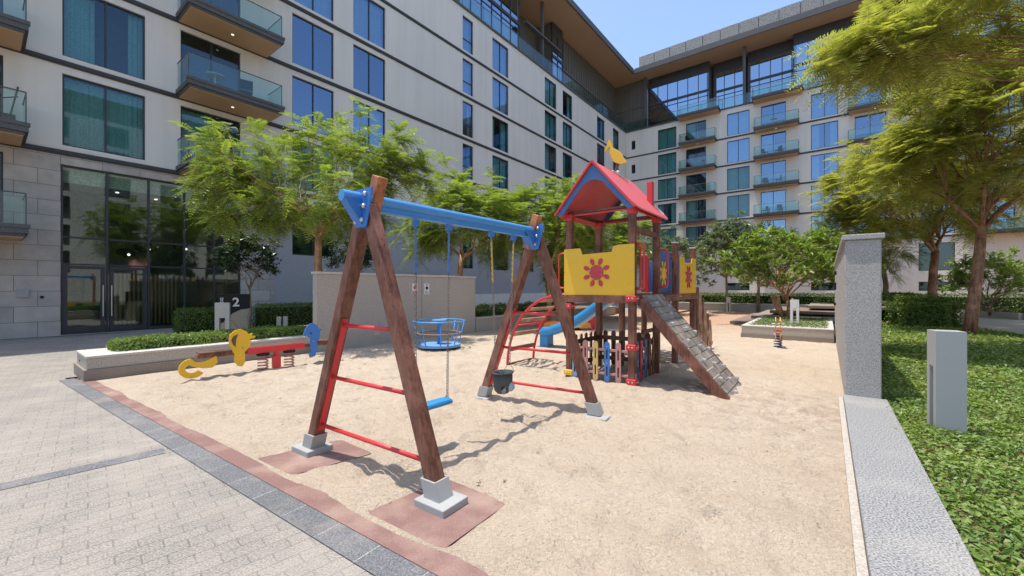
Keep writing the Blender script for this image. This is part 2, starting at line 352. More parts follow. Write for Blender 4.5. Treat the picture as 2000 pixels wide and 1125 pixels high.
m_leaf('cover_leaf', (0.065, 0.15, 0.025), (0.19, 0.27, 0.04), (0.38, 0.45, 0.14), 0.30, .9, 0.42)
m_leaf('grass_leaf', (0.06, 0.12, 0.02), (0.12, 0.17, 0.03), (0.2, 0.25, 0.06), 0.25, 1.5, 0.5)
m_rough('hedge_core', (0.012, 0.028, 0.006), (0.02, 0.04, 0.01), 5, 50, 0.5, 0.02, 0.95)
m_wood('bark', (0.26, 0.125, 0.055), (0.42, 0.24, 0.12), scale=0.6)
m_wood('bark_red', (0.12, 0.05, 0.03), (0.36, 0.17, 0.09), scale=0.5)
m_wood('bark_grey', (0.11, 0.075, 0.05), (0.24, 0.17, 0.12), scale=0.6)
M = MATS

# ------------------------------------------------------------------ ground sheets
def sheet(name, pts, z, mat, label=None, cat=None, kind='structure', thick=0.0):
    m = MB()
    if thick:
        m.prism([(p[0], p[1]) for p in pts], (0, 0, z - thick / 2), Vector((1, 0, 0)), Vector((0, 1, 0)), thick)
    else: m.add([(p[0], p[1], z) for p in pts], [tuple(range(len(pts)))])
    return tag(m.build(name, M[mat]), label, cat, None, kind)
sheet('ground', [(-300, -200), (300, -200), (300, 400), (-300, 400)], -0.03, 'soil')
LV = Vector((.827, -.562, 0)); LN = Vector((.562, .827, 0)); L0 = Vector((-7.5, 6.85, 0))
def LP(t, n): v = L0 + LV * t + LN * n; return (v.x, v.y)
sheet('paving', [(-60, -40), (60, -40), (60, -3), LP(17, .10), LP(-0.6, .10), (-4.0, 12.4), (1.0, 17.5), (9, 28), (14, 52), (-15, 52), (-60, 40)], 0.0, 'paving')
sheet('path', [LP(-.4, 0), LP(17.5, 0), LP(17.5, .19), LP(-.4, .19)], 0.008, 'dark_granite')
sheet('sand_border', [LP(-.1, .19), LP(17.5, .19), LP(17.5, .40), LP(-.1, .40)], 0.012, 'pink_rubber')
# dark cross bands in the paving
for (x0, y0, x1, y1, w_) in [(-6.6, 0.62, -3.42, 4.03, .18), (-18.5, 9.7, -13.9, 14.9, .5)]:
    a = Vector((x0, y0, 0)); b = Vector((x1, y1, 0)); d = (b - a).normalized(); n = Vector((d.y, -d.x, 0)) * w_ / 2
    sheet('paving_band', [(a - n)[:2], (a + n)[:2], (b + n)[:2], (b - n)[:2]], 0.004, 'dark_granite')
# rubber pads under the near swing feet
def pad(pts):
    c = Vector((sum(p[0] for p in pts) / len(pts), sum(p[1] for p in pts) / len(pts), 0)); out = []
    k = len(pts)
    for i in range(k):                                   # rounded, slightly ragged outline
        p = Vector((*pts[i], 0)); q = Vector((*pts[(i + 1) % k], 0)); pr = Vector((*pts[i - 1], 0))
        out.append((p + (pr - p) * .05)[:2]); out.append((p + (q - p) * .05)[:2])
    return sheet('rubber_mat', out, 0.010, 'pink_rubber')
def gp(x, y, z=0): Y = (1.6 - z) * 800 / (y - 562.5); return ((x - 1000) / 800 * Y, Y)
PADS = [[(-2.46, 3.76), (-1.80, 4.30), (-1.34, 3.94), (-1.95, 3.41)], [(-1.12, 2.81), (-.55, 3.42), (-.03, 3.03), (-.49, 2.39)]]
for p_ in PADS: pad(p_)

# sand: displaced sheet that dips under its borders
from mathutils import noise as mn
def lerp_(a, b, t): return a + (b - a) * t
def halfplanes(x, y):
    d = [(x - L0.x) * LN.x + (y - L0.y) * LN.y - .335]
    def side(p, q): dx, dy = q[0] - p[0], q[1] - p[1]; l = math.hypot(dx, dy); return ((x - p[0]) * dy - (y - p[1]) * dx) / l
    d.append(side((-7.3, 6.95), (-1.25, 14.8)) + 0.1); d.append(side((-1.25, 14.8), (8.5, 28)) + .1)
    d.append(-side((1.9, 2.13), (4.7, 5.72)) ); d.append(side((14.5, 28.0), (14.5 + .79, 28 - .61)))
    return min(d)
def axis(segs):
    out = []
    for a, b, s in segs: out += list(np.arange(a, b, s))
    return np.array(out + [segs[-1][1]])
gx = axis([(-1.5, -.2, .15), (-.2, 11.6, .05), (11.6, 13.5, .2)]); gy = axis([(.20, .50, .025), (.5, 6.5, .045), (6.5, 11, .09), (11, 36, .4)])   # along and across the border strip
def paddist(x, y):                                       # negative inside a rubber mat
    best = 9
    for P_ in PADS:
        d = -9
        for i in range(4):
            p, q = P_[i], P_[(i + 1) % 4]; dx, dy = q[0] - p[0], q[1] - p[1]; l = math.hypot(dx, dy)
            d = max(d, -((x - p[0]) * dy - (y - p[1]) * dx) / l)
        best = min(best, d)
    return best
TT_, NN_ = np.meshgrid(gx, gy); XX = L0.x + LV.x * TT_ + LN.x * NN_; YY = L0.y + LV.y * TT_ + LN.y * NN_; HH = np.zeros_like(XX); srng = np.random.default_rng(77)
for _ in range(2600):                                    # footprints and scuffs
    cx, cy = srng.uniform(-6.5, 6.0), srng.uniform(1.6, 10.5); rx, ry = srng.uniform(.05, .11), srng.uniform(.09, .20); an = srng.uniform(0, 3.14); dp = srng.uniform(.008, .030)
    ct, cn = (cx - L0.x) * LV.x + (cy - L0.y) * LV.y, (cx - L0.x) * LN.x + (cy - L0.y) * LN.y; i0, i1 = np.searchsorted(gx, [ct - .45, ct + .45]); j0, j1 = np.searchsorted(gy, [cn - .45, cn + .45])
    if i1 <= i0 or j1 <= j0: continue
    dx, dy = XX[j0:j1, i0:i1] - cx, YY[j0:j1, i0:i1] - cy; u_ = (dx * math.cos(an) + dy * math.sin(an)) / rx; v_ = (-dx * math.sin(an) + dy * math.cos(an)) / ry
    q = np.sqrt(u_ * u_ + v_ * v_); HH[j0:j1, i0:i1] += -dp * np.exp(-q ** 2 * 1.3) + dp * .55 * np.exp(-((q - 1.5) / .4) ** 2)
for (cx, cy) in ((-.79, 4.1), (-.05, 4.95)):             # hollows worn under the swings
    q = np.hypot(XX - cx, YY - cy); HH += -.035 * np.exp(-(q / .45) ** 2)
HH = np.clip(HH, -.045, .03); vs = []
for j in range(len(gy)):
    for i in range(len(gx)):
        x, y = float(XX[j, i]), float(YY[j, i])
        d = halfplanes(x, y)
        h = 0.016 * mn.noise(Vector((x * .8, y * .8, 3))) + 0.014 * mn.noise(Vector((x * 2.6, y * 2.6, 0))) + 0.014 * mn.noise(Vector((x * 6.5, y * 5.5, 9))) + .007 * mn.noise(Vector((x * 13, y * 11, 4))) + HH[j, i]
        edge = d + .045 * mn.noise(Vector((x * 1.6, y * 1.6, 8)))
        k = min(1, max(0, edge / .06 + .95)); h = (h + .01) * min(1, max(.10, d / .35)) + .016
        e = paddist(x, y) + .05 * mn.noise(Vector((x * 5, y * 5, 2)))
        if e < .30: h = lerp_(.018, h, min(1, max(0, e / .30)))
        if e < .03: h -= min(.04, (.03 - e) * .45) * min(1, max(0, (d - .02) / .1))
        vs.append((x, y, h * k - .07 * (1 - k)))
nx = len(gx); fs = [(j * nx + i, j * nx + i + 1, (j + 1) * nx + i + 1, (j + 1) * nx + i) for j in range(len(gy) - 1) for i in range(nx - 1)]
m = MB(); m.v = vs; m.f = fs; m.m = [0] * len(fs)
tag(m.build('sand', M['sand'], smooth=True), kind='structure')

# ------------------------------------------------------------------ windows and facades
def wall_panel(mb, F, u0, u1, z0, z1, holes, p=0.0, reveal=0.22):
    hs = [h for h in holes if h[0] < u1 and h[1] > u0 and h[2] < z1 and h[3] > z0]
    us = sorted({u0, u1, *[min(max(x, u0), u1) for h in hs for x in h[:2]]}); zs = sorted({z0, z1, *[min(max(x, z0), z1) for h in hs for x in h[2:4]]})
    for i in range(len(us) - 1):
        for j in range(len(zs) - 1):
            cu = (us[i] + us[i + 1]) / 2; cz = (zs[j] + zs[j + 1]) / 2
            if any(h[0] < cu < h[1] and h[2] < cz < h[3] for h in hs): continue
            mb.quad(F(us[i], p, zs[j]), F(us[i + 1], p, zs[j]), F(us[i + 1], p, zs[j + 1]), F(us[i], p, zs[j + 1]))
    for (a, b, c, d) in [h[:4] for h in hs]:
        c_, d_ = max(c, z0), min(d, z1)
        for (s, e) in (((a, c_), (b, c_)), ((b, c_), (b, d_)), ((b, d_), (a, d_)), ((a, d_), (a, c_))):
            mb.quad(F(s[0], p, s[1]), F(e[0], p, e[1]), F(e[0], p - reveal, e[1]), F(s[0], p - reveal, s[1]))
def window(par, F, u0, u1, z0, z1, panes=2, p=-.10, curtain='full', glass='window_glass', transoms=(), depth=.75, cmat='curtain'):
    fr = MB(); w_ = .05
    fr.fbox(F, u0, u1, p - .06, p + .02, z0, z0 + w_); fr.fbox(F, u0, u1, p - .06, p + .02, z1 - w_, z1)
    for k in range(panes + 1):
        c = u0 + (u1 - u0) * k / panes; a, b = (c - w_ / 2, c + w_ / 2)
        if k == 0: a, b = u0, u0 + w_
        if k == panes: a, b = u1 - w_, u1
        fr.fbox(F, a, b, p - .058, p + .022, z0 + w_, z1 - w_)
    for tz in transoms: fr.fbox(F, u0 + w_, u1 - w_, p - .056, p + .018, tz - w_ / 2, tz + w_ / 2)
    f = fr.build('window', M['dark_metal'], par)
    g = MB(); g.quad(F(u0 + .01, p - .02, z0 + .01), F(u1 - .01, p - .02, z0 + .01), F(u1 - .01, p - .02, z1 - .01), F(u0 + .01, p - .02, z1 - .01))
    g.build('pane', M[glass], f)
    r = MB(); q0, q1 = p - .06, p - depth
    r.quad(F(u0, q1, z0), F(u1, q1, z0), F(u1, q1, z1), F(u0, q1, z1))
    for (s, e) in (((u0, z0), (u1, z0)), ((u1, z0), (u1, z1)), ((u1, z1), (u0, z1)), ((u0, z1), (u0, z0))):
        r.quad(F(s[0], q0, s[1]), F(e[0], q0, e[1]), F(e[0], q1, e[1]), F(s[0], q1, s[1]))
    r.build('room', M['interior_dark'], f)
    spans = {'full': [(0, 1)], 'open': [(0, .38), (.8, 1)], 'left': [(0, .55)], 'right': [(.5, 1)], 'split': [(0, .3), (.7, 1)], 'none': []}[curtain]
    if spans:
        for (a, b) in spans:
            c = MB()
            ua, ub = u0 + (u1 - u0) * a, u0 + (u1 - u0) * b; n = max(6, int((ub - ua) / .045)); ph = random.random() * 6
            for i in range(n):
                x0_, x1_ = ua + (ub - ua) * i / n, ua + (ub - ua) * (i + 1) / n
                o0, o1 = (p - .25 + .035 * math.sin(i * 1.9 + ph) * math.cos(i * .37 + ph), p - .25 + .035 * math.sin((i + 1) * 1.9 + ph) * math.cos((i + 1) * .37 + ph))
                c.quad(F(x0_, o0, z0 + .03), F(x1_, o1, z0 + .03), F(x1_, o1, z1 - .03), F(x0_, o0, z1 - .03))
            c.build('curtain', M[cmat], f)
    return f
def balcony(par, F, u0, u1, z, p1, rail_in=.12, lamp=True):
    s = MB(); s.fbox(F, u0, u1, .003, p1, z, z + .16); s.fbox(F, u0 + .07, u1 - .07, .003, p1 - .07, z - .10, z)
    s.fbox(F, u0 - .03, u1 + .03, p1 - .10, p1 + .03, z + .16, z + .27)
    b = s.build('balcony', M['slab_grey'], par)
    s = MB(); s.fbox(F, u0 + .10, u1 - .10, .01, p1 - .10, z - .125, z - .10); s.build('soffit', M['soffit_wood'], b)
    g = MB(); q = p1 - rail_in
    for (a, c, e, f_) in ((u0 + .05, u1 - .05, q, q), (u0 + .05, u0 + .05, .05, q), (u1 - .05, u1 - .05, .05, q)):
        g.quad(F(a, e, z + .17), F(c, f_, z + .17), F(c, f_, z + 1.18), F(a, e, z + 1.18))
    g.build('rail_glass', M['rail_glass'], b)
    h = MB(); h.tube([F(u0 + .05, .05, z + 1.2), F(u0 + .05, q, z + 1.2), F(u1 - .05, q, z + 1.2), F(u1 - .05, .05, z + 1.2)], .02, 6)
    h.tube([F(u0 + .05, q, z + .2), F(u0 + .05, q, z + 1.2)], .015, 6); h.tube([F(u1 - .05, q, z + .2), F(u1 - .05, q, z + 1.2)], .015, 6)
    h.build('handrail', M['slab_grey'], b)
    if lamp:
        l = MB(); c = F((u0 + u1) / 2, p1 * .5, z - .13); l.tube([c, c - UZ * .012], .05, 8); l.build('downlight', M['spot_lamp'], b)
    return b

LW = thing('apartment_wing', P0, 'long shaded cream apartment wing on the left with a glazed lobby at its foot', 'building')
ST = 3.01; holes = []
cols = [(.04, 2.15, 2, 'A'), (7.49, 9.58, 2, 'C'), (10.68, 12.72, 2, 'D'), (19.07, 20.17, 1, 'E'), (22.31, 24.32, 2, 'F'),
        (29.65, 31.7, 2, 'G'), (32.84, 34.75, 2, 'H'), (40.31, 42.3, 2, 'I'), (44.58, 46.41, 2, 'J')]
wins = []
mode = {'A0': 'full', 'A1': 'open', 'A2': 'full', 'C0': 'full', 'C1': 'none', 'C2': 'none', 'C3': 'full', 'D0': 'left', 'D1': 'full', 'D2': 'none', 'D3': 'full'}
for (a, b, n, c) in cols:
    for k in range(5):
        z0 = 6.4 + ST * k; z1 = z0 + 2.41
        if c == 'J': z0 += .0
        holes.append((a, b, z0, z1))
        md = mode.get(c + str(k)) or random.choice(['full', 'full', 'full', 'left', 'split', 'none'])
        gl = 'window_glass_blue' if (c in 'CDE' and k >= 1) or (c in 'F' and k >= 3) else 'window_glass'
        wins.append((a, b, z0, z1, n, md, gl, ((z0 + .85,) if c == 'E' else ())))
for k in range(5):                                       # balcony doors
    z0 = 6.45 + ST * k; holes.append((3.21, 5.31, z0, z0 + 2.40)); wins.append((3.21, 5.31, z0, z0 + 2.4, 2, ['left', 'none', 'none', 'full', 'none'][k], 'window_glass', ()))
for k in range(-1, 5):
    z0 = 6.45 + ST * k; holes.append((-3.6, -1.2, z0, z0 + 2.4)); wins.append((-3.6, -1.2, z0, z0 + 2.4, 2, 'none', 'window_glass', ()))
for (a, b, z0, z1) in [(7.49, 9.58, 3.2, 5.7), (10.68, 12.72, 3.15, 5.65), (19.07, 20.17, 3.0, 5.5), (22.31, 24.32, 3.0, 5.5), (25.9, 27.9, 3.0, 5.5), (40.3, 42.3, 3.0, 5.5)]:
    holes.append((a, b, z0, z1)); wins.append((a, b, z0, z1, 2 if b - a > 1.5 else 1, random.choice(['none', 'left', 'split']), 'window_glass', ()))
holes.append((29.8, 36.5, 0.0, 4.4))                     # dark service opening
lobby = (0.0, 5.31, 0.02, 5.75); holes.append(lobby)
mb = MB(); wall_panel(mb, LF, -14, 48.5, 6.1, 21.3, holes); wall_panel(mb, LF, -14, 48.5, 6.1, 6.1001, [])
wall_panel(mb, LF, 6.67, 48.5, 5.75, 6.1, []); mb.build('wall', M['plaster'], LW)
mb = MB(); wall_panel(mb, LF, 6.67, 48.5, 0.0, 5.75, holes); mb.build('ground_floor_wall', M['plaster_shade_grey'], LW)
mb = MB(); wall_panel(mb, LF, -14, 6.67, 0, 6.1, holes, p=.012); mb.build('stone_cladding', M['stone_cladding'], LW)
mb = MB(); mb.fbox(LF, 15.0, 48.4, .01, .12, 0, 1.15); mb.build('plinth', M['plaster'], LW)
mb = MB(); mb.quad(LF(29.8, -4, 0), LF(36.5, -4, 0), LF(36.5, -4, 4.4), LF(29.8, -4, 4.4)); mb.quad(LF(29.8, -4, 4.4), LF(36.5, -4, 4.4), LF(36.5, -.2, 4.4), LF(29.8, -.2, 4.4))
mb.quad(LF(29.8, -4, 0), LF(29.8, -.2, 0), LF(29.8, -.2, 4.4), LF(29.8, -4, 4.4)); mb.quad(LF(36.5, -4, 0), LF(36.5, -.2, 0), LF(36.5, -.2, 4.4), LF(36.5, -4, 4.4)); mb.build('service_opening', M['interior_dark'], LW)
for (a, b, z0, z1, n, md, gl, tr) in wins: window(LW, LF, a, b, z0, z1, n, curtain=md, glass=gl, transoms=tr)
for k in range(5):
    z = 6.10 + ST * k; mb = MB()
    mb.fbox(LF, -14, 48.5, .002, .06, z, z + .12); mb.fbox(LF, -14, 48.5, .003, .04, z - .05, z); mb.build('string_course', M['band_dark'], LW)
for k in range(5):
    balcony(LW, LF, 3.05, 6.45, 6.22 + ST * k, 1.56)
for k in range(-1, 5): balcony(LW, LF, -4.2, -.76, 6.22 + ST * k, 1.56)
# lobby glazing
fr = MB(); xs = [0, 1.13, 2.26, 3.35, 4.35, 5.31]
for i, x in enumerate(xs): fr.fbox(LF, x - (.03 if 0 < i < 5 else (.06 if i == 5 else 0)), x + (.03 if 0 < i < 5 else (0 if i == 5 else .06)), -.16, -.04, .02, 5.75)
for z in (.02, 2.38, 3.30, 5.69):
    for i in range(5): fr.fbox(LF, xs[i] + .06, xs[i + 1] - .06, -.155, -.045, z, z + .055)
lob = fr.build('lobby_front', M['dark_metal'], LW)
g = MB(); g.quad(LF(.02, -.10, .03), LF(5.3, -.10, .03), LF(5.3, -.10, 5.74), LF(.02, -.10, 5.74)); g.build('pane', M['lobby_glass'], lob)
for i in (0, 1):
    a, b = xs[i] + .06, xs[i + 1] - .06; d = MB()
    d.fbox(LF, a, a + .10, -.15, -.03, .09, 2.36); d.fbox(LF, b - .10, b, -.15, -.03, .09, 2.36)
    d.fbox(LF, a + .1, b - .1, -.148, -.032, .09, .24); d.fbox(LF, a + .1, b - .1, -.148, -.032, 2.26, 2.36)
    dd = d.build('door', M['dark_metal'], LW); h = MB(); e = b - .05 if i == 0 else a + .05
    h.tube([LF(e, .02, .6), LF(e, .02, 1.7)], .018, 8); h.tube([LF(e, -.05, .7), LF(e, .02, .7)], .012, 6); h.tube([LF(e, -.05, 1.6), LF(e, .02, 1.6)], .012, 6); h.build('handle', M['steel'], dd)
r = MB(); a, b, c, d = 0, 5.31, .0, 5.75; q = -6.0
r.quad(LF(a, q, c), LF(b, q, c), LF(b, q, d), LF(a, q, d)); r.quad(LF(a, q, d), LF(b, q, d), LF(b, -.2, d), LF(a, -.2, d))
r.quad(LF(a, q, c), LF(a, -.2, c), LF(a, -.2, d), LF(a, q, d)); r.quad(LF(b, q, c), LF(b, -.2, c), LF(b, -.2, d), LF(b, q, d)); r.quad(LF(a, q, .012), LF(b, q, .012), LF(b, -.2, .012), LF(a, -.2, .012))
r.build('lobby_room', M['lobby_wall'], LW)
m = MB(); m.fbox(LF, .03, 5.28, -1.6, -.25, 5.2, 5.72); m.build('lobby_ceiling', M['lobby_ceiling'], LW)
for i in range(9):                                       # slatted screen inside the lobby
    pass
s = MB()
for i in range(16): s.fbox(LF, 1.6 + i * .14, 1.66 + i * .14, -3.0, -2.9, .05, 2.2)
s.build('slat_screen', M['soffit_wood'], LW)
for (u, p, z) in [(1.5, -.8, 5.19), (2.7, -1.2, 5.19), (3.8, -.7, 5.19), (4.8, -1.0, 5.19), (2.0, -3, 5.7), (3.3, -3.2, 5.7), (4.5, -3, 5.7)]:
    l = MB(); c = LF(u, p, z); l.tube([c, c - UZ * .02], .05, 8); l.build('lobby_downlight', M['lobby_lamp'], LW)
for (u, z, rr) in [(2.5, 3.25, .42), (3.7, 3.35, .34), (1.9, 3.0, .32)]:
    l = MB(); c = LF(u, -1.7, z); l.ball(c, rr, rr, rr * .55); l.tube([c, LF(u, -1.7, 5.7)], .01, 5); pl = l.build('pendant_lamp', M['black_paint'], LW, smooth=True)
    l = MB(); l.ball(LF(u, -1.28, z - .1), .045); l.build('bulb', M['lobby_lamp'], pl)

# terrace storeys and roof (both wings)
def terrace(par, F, u0, u1, segs, railcut=()):
    m = MB(); m.fbox(F, u0, u1, -3.2, .10, 21.302, 21.45); m.build('terrace_deck', M['slab_grey'], par)
    for (a, b, rec, style) in segs:
        if style == 'void':
            m = MB(); m.fbox(F, a, b, -3.0, -2.9, 21.46, 27.68); m.build('terrace_back', M['bronze_panel'], par)
            m = MB(); m.fbox(F, a, b, -.35, .02, 24.3, 24.45); m.fbox(F, (a + b) / 2 - .12, (a + b) / 2 + .12, -.4, -.16, 21.46, 27.68); m.build('terrace_beam', M['slab_grey'], par); continue
        m = MB(); n = max(1, round((b - a) / 1.15))
        if style == 'dark':
            m.fbox(F, a, b, -rec - .2, -rec, 21.46, 27.68)
            for i in range(n * 2 + 1): x = a + (b - a) * i / (n * 2); m.fbox(F, x - .04, x + .04, -rec, -rec + .06, 21.46, 27.68)
            m.fbox(F, a, b, -rec + .001, -rec + .10, 24.3, 24.5); m.build('terrace_panel', M['bronze_panel'], par); continue
        top = 26.5 if style == 'blue' else 27.68
        if style == 'blue': m.fbox(F, a, b, -rec - .2, -rec + .02, 26.5, 27.68)
        m.fbox(F, a, b, -rec - .1, -rec + .08, 24.25, 24.5); m.fbox(F, a, b, -rec - .05, -rec + .04, 23.75, 23.82)
        for i in range(n + 1): x = a + (b - a) * i / n; m.fbox(F, x - .035, x + .035, -rec - .05, -rec + .05, 21.46, top)
        f = m.build('glazed_front', M['dark_metal'], par)
        g = MB(); g.quad(F(a, -rec, 21.46), F(b, -rec, 21.46), F(b, -rec, top), F(a, -rec, top)); g.build('pane', M['terrace_glass'], f)
        g = MB(); g.quad(F(a, -rec - 1.3, 21.46), F(b, -rec - 1.3, 21.46), F(b, -rec - 1.3, 27.6), F(a, -rec - 1.3, 27.6)); g.build('room', M['interior_dark'], f)
        for (e0, e1) in ((a, a + .25), (b - .25, b)): m = MB(); m.fbox(F, e0, e1, -3, -rec, 21.46, 27.68); m.build('side_panel', M['bronze_panel'], par)
    g = MB(); g.quad(F(u0, .04, 21.45), F(u1, .04, 21.45), F(u1, .04, 22.5), F(u0, .04, 22.5)); gg = g.build('terrace_rail_glass', M['rail_glass'], par)
    h = MB(); h.tube([F(u0, .04, 22.52), F(u1, .04, 22.52)], .025, 6)
    for i in range(int((u1 - u0) / 2.2) + 1): h.tube([F(u0 + i * 2.2, .04, 21.45), F(u0 + i * 2.2, .04, 22.5)], .02, 5)
    h.build('terrace_handrail', M['slab_grey'], gg)
terrace(LW, LF, -14, 48.35, [(-14, 14, 2.6, 'dark'), (14, 19.5, 1.2, 'blue'), (19.5, 26.8, .8, 'blue'), (26.8, 32.5, 2, 'void'), (32.5, 34.5, 1.0, 'blue'), (34.5, 49.5, 1.6, 'dark')])
m = MB(); m.fbox(LF, 14, 50.3, -3.5, 1.55, 27.7, 27.74); m.build('roof_soffit', M['roof_soffit'], LW)
m = MB(); m.fbox(LF, 14, 46.9, 1.55, 1.68, 27.66, 28.25); m.fbox(LF, 14, 50.3, -3.5, 1.55, 27.742, 28.15); m.build('roof', M['slab_grey'], LW)
m = MB(); m.fbox(LF, -14, 60, -16, -3.2, 21.3, 28); m.fbox(LF, -14, 60, -16, -6.2, .01, 21.3); m.fbox(LF, -14.2, -14, -6.2, 0, 0, 21.3); m.build('core', M['plaster_shade_grey'], LW)

BW = thing('apartment_wing', C0, 'sunlit cream apartment wing closing the far end of the courtyard, with stacked balconies', 'building')
holes = []; wins = []
wcols = [(4.06, 6.21), (11.6, 13.76), (19.07, 21.18), (26.7, 28.9), (34.4, 36.6), (42, 44.2)]; dcols = [(7.3, 9.46), (14.8, 17.0), (22.4, 24.6), (30.0, 32.2), (37.7, 39.9)]
for (a, b) in wcols:
    for k in range(5):
        z0 = 6.27 + ST * k; holes.append((a, b, z0, z0 + 2.42)); right = a > 11
        wins.append((a, b, z0, z0 + 2.42, 2, random.choice(['full', 'full', 'full', 'split']), 'window_glass_blue' if a > 19 or (a > 11 and k > 2) else 'window_glass'))
    holes.append((a, b, 3.1, 5.5)); wins.append((a, b, 3.1, 5.5, 2, 'none', 'window_glass'))
    holes.append((a, b, 1.35, 2.15)); wins.append((a, b, 1.35, 2.15, 2, 'none', 'window_glass'))
for (a, b) in dcols:
    for k in range(5):
        z0 = 6.25 + ST * k; holes.append((a, b, z0, z0 + 2.42)); wins.append((a, b, z0, z0 + 2.42, 2, random.choice(['none', 'left', 'full', 'none']), 'window_glass_blue' if a > 14 else 'window_glass'))
for k in range(5): holes.append((.75, 1.25, 7.0 + ST * k, 8.1 + ST * k)); wins.append((.75, 1.25, 7.0 + ST * k, 8.1 + ST * k, 1, 'none', 'window_glass'))
mb = MB(); wall_panel(mb, BF, 0.0, 46, 0, 21.3, holes); mb.build('wall', M['plaster'], BW)
for (a, b, z0, z1, n, md, gl) in wins: window(BW, BF, a, b, z0, z1, n, curtain=md, glass=gl)
for k in range(5):
    z = 5.98 + ST * k; mb = MB(); mb.fbox(BF, .08, 46, .002, .06, z, z + .15); mb.build('string_course', M['band_dark'], BW)
for (a, b) in dcols:
    for k in range(5): balcony(BW, BF, a - .55, b + 1.15, 6.02 + ST * k, 1.15, lamp=(k == 4))
for a in (6.6, 14.1): balcony(BW, BF, a, a + 4.4, 21.2, 1.3, lamp=False)
terrace(BW, BF, 0.15, 46, [(-1.75, 2.3, .45, 'dark'), (2.6, 9.6, .9, 'blue'), (9.9, 13.1, 2.0, 'blue'), (13.4, 17.6, 1.7, 'blue'), (17.6, 26, .8, 'blue'), (26.2, 34, 1.6, 'blue'), (34, 46, .9, 'blue')])
for s_ in (2.45, 13.25): mb = MB(); mb.fbox(BF, s_ - .14, s_ + .14, -.34, -.06, 21.46, 27.68); mb.build('column', M['slab_grey'], BW)
m = MB(); m.fbox(BF, 1.6, 46, -3.5, 1.55, 27.7, 27.739); m.build('roof_soffit', M['roof_soffit'], BW)
m = MB(); m.fbox(BF, 1.75, 46, 1.55, 1.68, 27.66, 28.25); m.fbox(BF, 1.6, 46, -3.5, 1.549, 27.742, 28.14); m.build('roof', M['slab_grey'], BW)
m = MB()
for i in range(25): a = 2.1 + i * 1.8; m.fbox(BF, a, a + 1.74, .72, .78, 28.16, 29.95)
m.fbox(BF, 2.04, 2.09, -2.5, .8, 28.16, 30.0); m.build('parapet_screen', M['perforated_screen'], BW)
m = MB()
for i in range(26): a = 2.07 + i * 1.8; m.fbox(BF, a - .06, a + .06, .60, .715, 28.16, 29.9)
m.build('screen_post', M['slab_grey'], BW)
m = MB(); m.fbox(BF, -16, 46, -16, -3.2, 21.3, 28); m.fbox(BF, -10, 46, -16, -1.5, .01, 21.3); m.build('core', M['plaster_shade_grey'], BW)

# wing added out of view on the open side, to give the panes a reflection
OF0 = C0 + D2 * 47 - D1 * 2
def OF(u, p, z): return OF0 - D1 * u - D2 * p + UZ * z
OW = thing('apartment_wing', OF0, 'plain cream wing added out of view on the right for the lobby panes to mirror', 'building')
holes = [(a, a + 2.2, 6.4 + ST * k - 3.01, 8.8 + ST * k - 3.01) for a in range(2, 58, 5) for k in range(6)]
mb = MB(); wall_panel(mb, OF, 0, 60, 0, 21.3, holes); mb.build('wall', M['plaster'], OW)
mb = MB(); mb.quad(OF(0, -.3, 0), OF(60, -.3, 0), OF(60, -.3, 21), OF(0, -.3, 21)); mb.build('glazing', M['interior_dark'], OW)
mb = MB(); mb.fbox(OF, 0, 60, -12, -.4, 0, 24); mb.build('roof_block', M['bronze_panel'], OW)

# ------------------------------------------------------------------ swing
F1, F2, G1, G2 = Vector((-1.96, 4.02, 0)), Vector((-.52, 3.01, 0)), Vector((-.42, 5.94, 0)), Vector((1.05, 5.03, 0))
AP, AQ = Vector((-1.24, 3.52, 2.36)), Vector((.32, 5.49, 2.36)); BD = (AQ - AP).normalized()
SW = thing('swing_set', (-.45, 4.5, 0), 'brown timber A-frame swing set with blue top beam and red side rungs on the sand', 'swing set')
def lerp(a, b, t): return a + (b - a) * t
for (fa, fb, ap, sgn) in ((F1, F2, AP, -1), (G1, G2, AQ, 1)):
    for k, ft in enumerate((fa, fb)):
        d = ap - ft; top = ft + d * ((2.30 if k == 1 else 2.22) / 2.36); m = MB()
        off = BD * (0.0 if k == 0 else 0.0)
        m.bar(ft + d * .045, top, .112, .112, BD); l = m.build('leg', M['play_wood'], SW, bevel=.012)
    d = (ap - fa); m = MB(); o = BD * (-sgn * .02)
    m.bar(fa + d * .90 + o * 3.5, fa + d * 1.085 + o * 3.5, .105, .10, BD); m.build('leg_cap', M['cap_wood'], SW, bevel=.01)
    for ft in (fa, fb):
        m = MB(); e = (fb - fa); e.z = 0; e.normalize(); n = Vector((-e.y, e.x, 0)); lift = .0 if sgn < 0 else -.02
        m.obox(ft + UZ * (.03 + lift), e * .15, n * .13, UZ * .032); f = m.build('foot_block', M['concrete_grey'], SW, bevel=.008)
        d = (ap - ft).normalized(); m = MB(); c = ft + d * .13 + UZ * .0
        for s_ in (-1, 1): m.obox(c + n * .066 * s_, e * .075, n * .008, d * .075)
        m.obox(c + e * .072, e * .006, n * .06, d * .075); m.obox(c - e * .072, e * .006, n * .06, d * .075)
        m.build('socket', M['concrete_grey'], SW)
    # red ladder strip and rungs
    m = MB(); q0, q1 = fa + (ap - fa) * .10, fa + (ap - fa) * .56; e = (fb - fa).normalized()
    m.bar(q0 + e * .068, q1 + e * .068, .10, .016, e.cross((ap - fa).normalized())) if False else m.bar(q0 + e * .063, q1 + e * .063, .055, .014, e)
    m.build('rail', M['red_paint'], SW)
    for z in (.29, .77, 1.26):
        a = lerp(fa, ap, z / 2.36); b = lerp(fb, ap, (z + .0) / 2.36); m = MB(); dd = (b - a).normalized()
        m.tube([a + dd * .05, b - dd * .05], .019, 8); m.build('rung', M['red_paint'], SW, smooth=True)
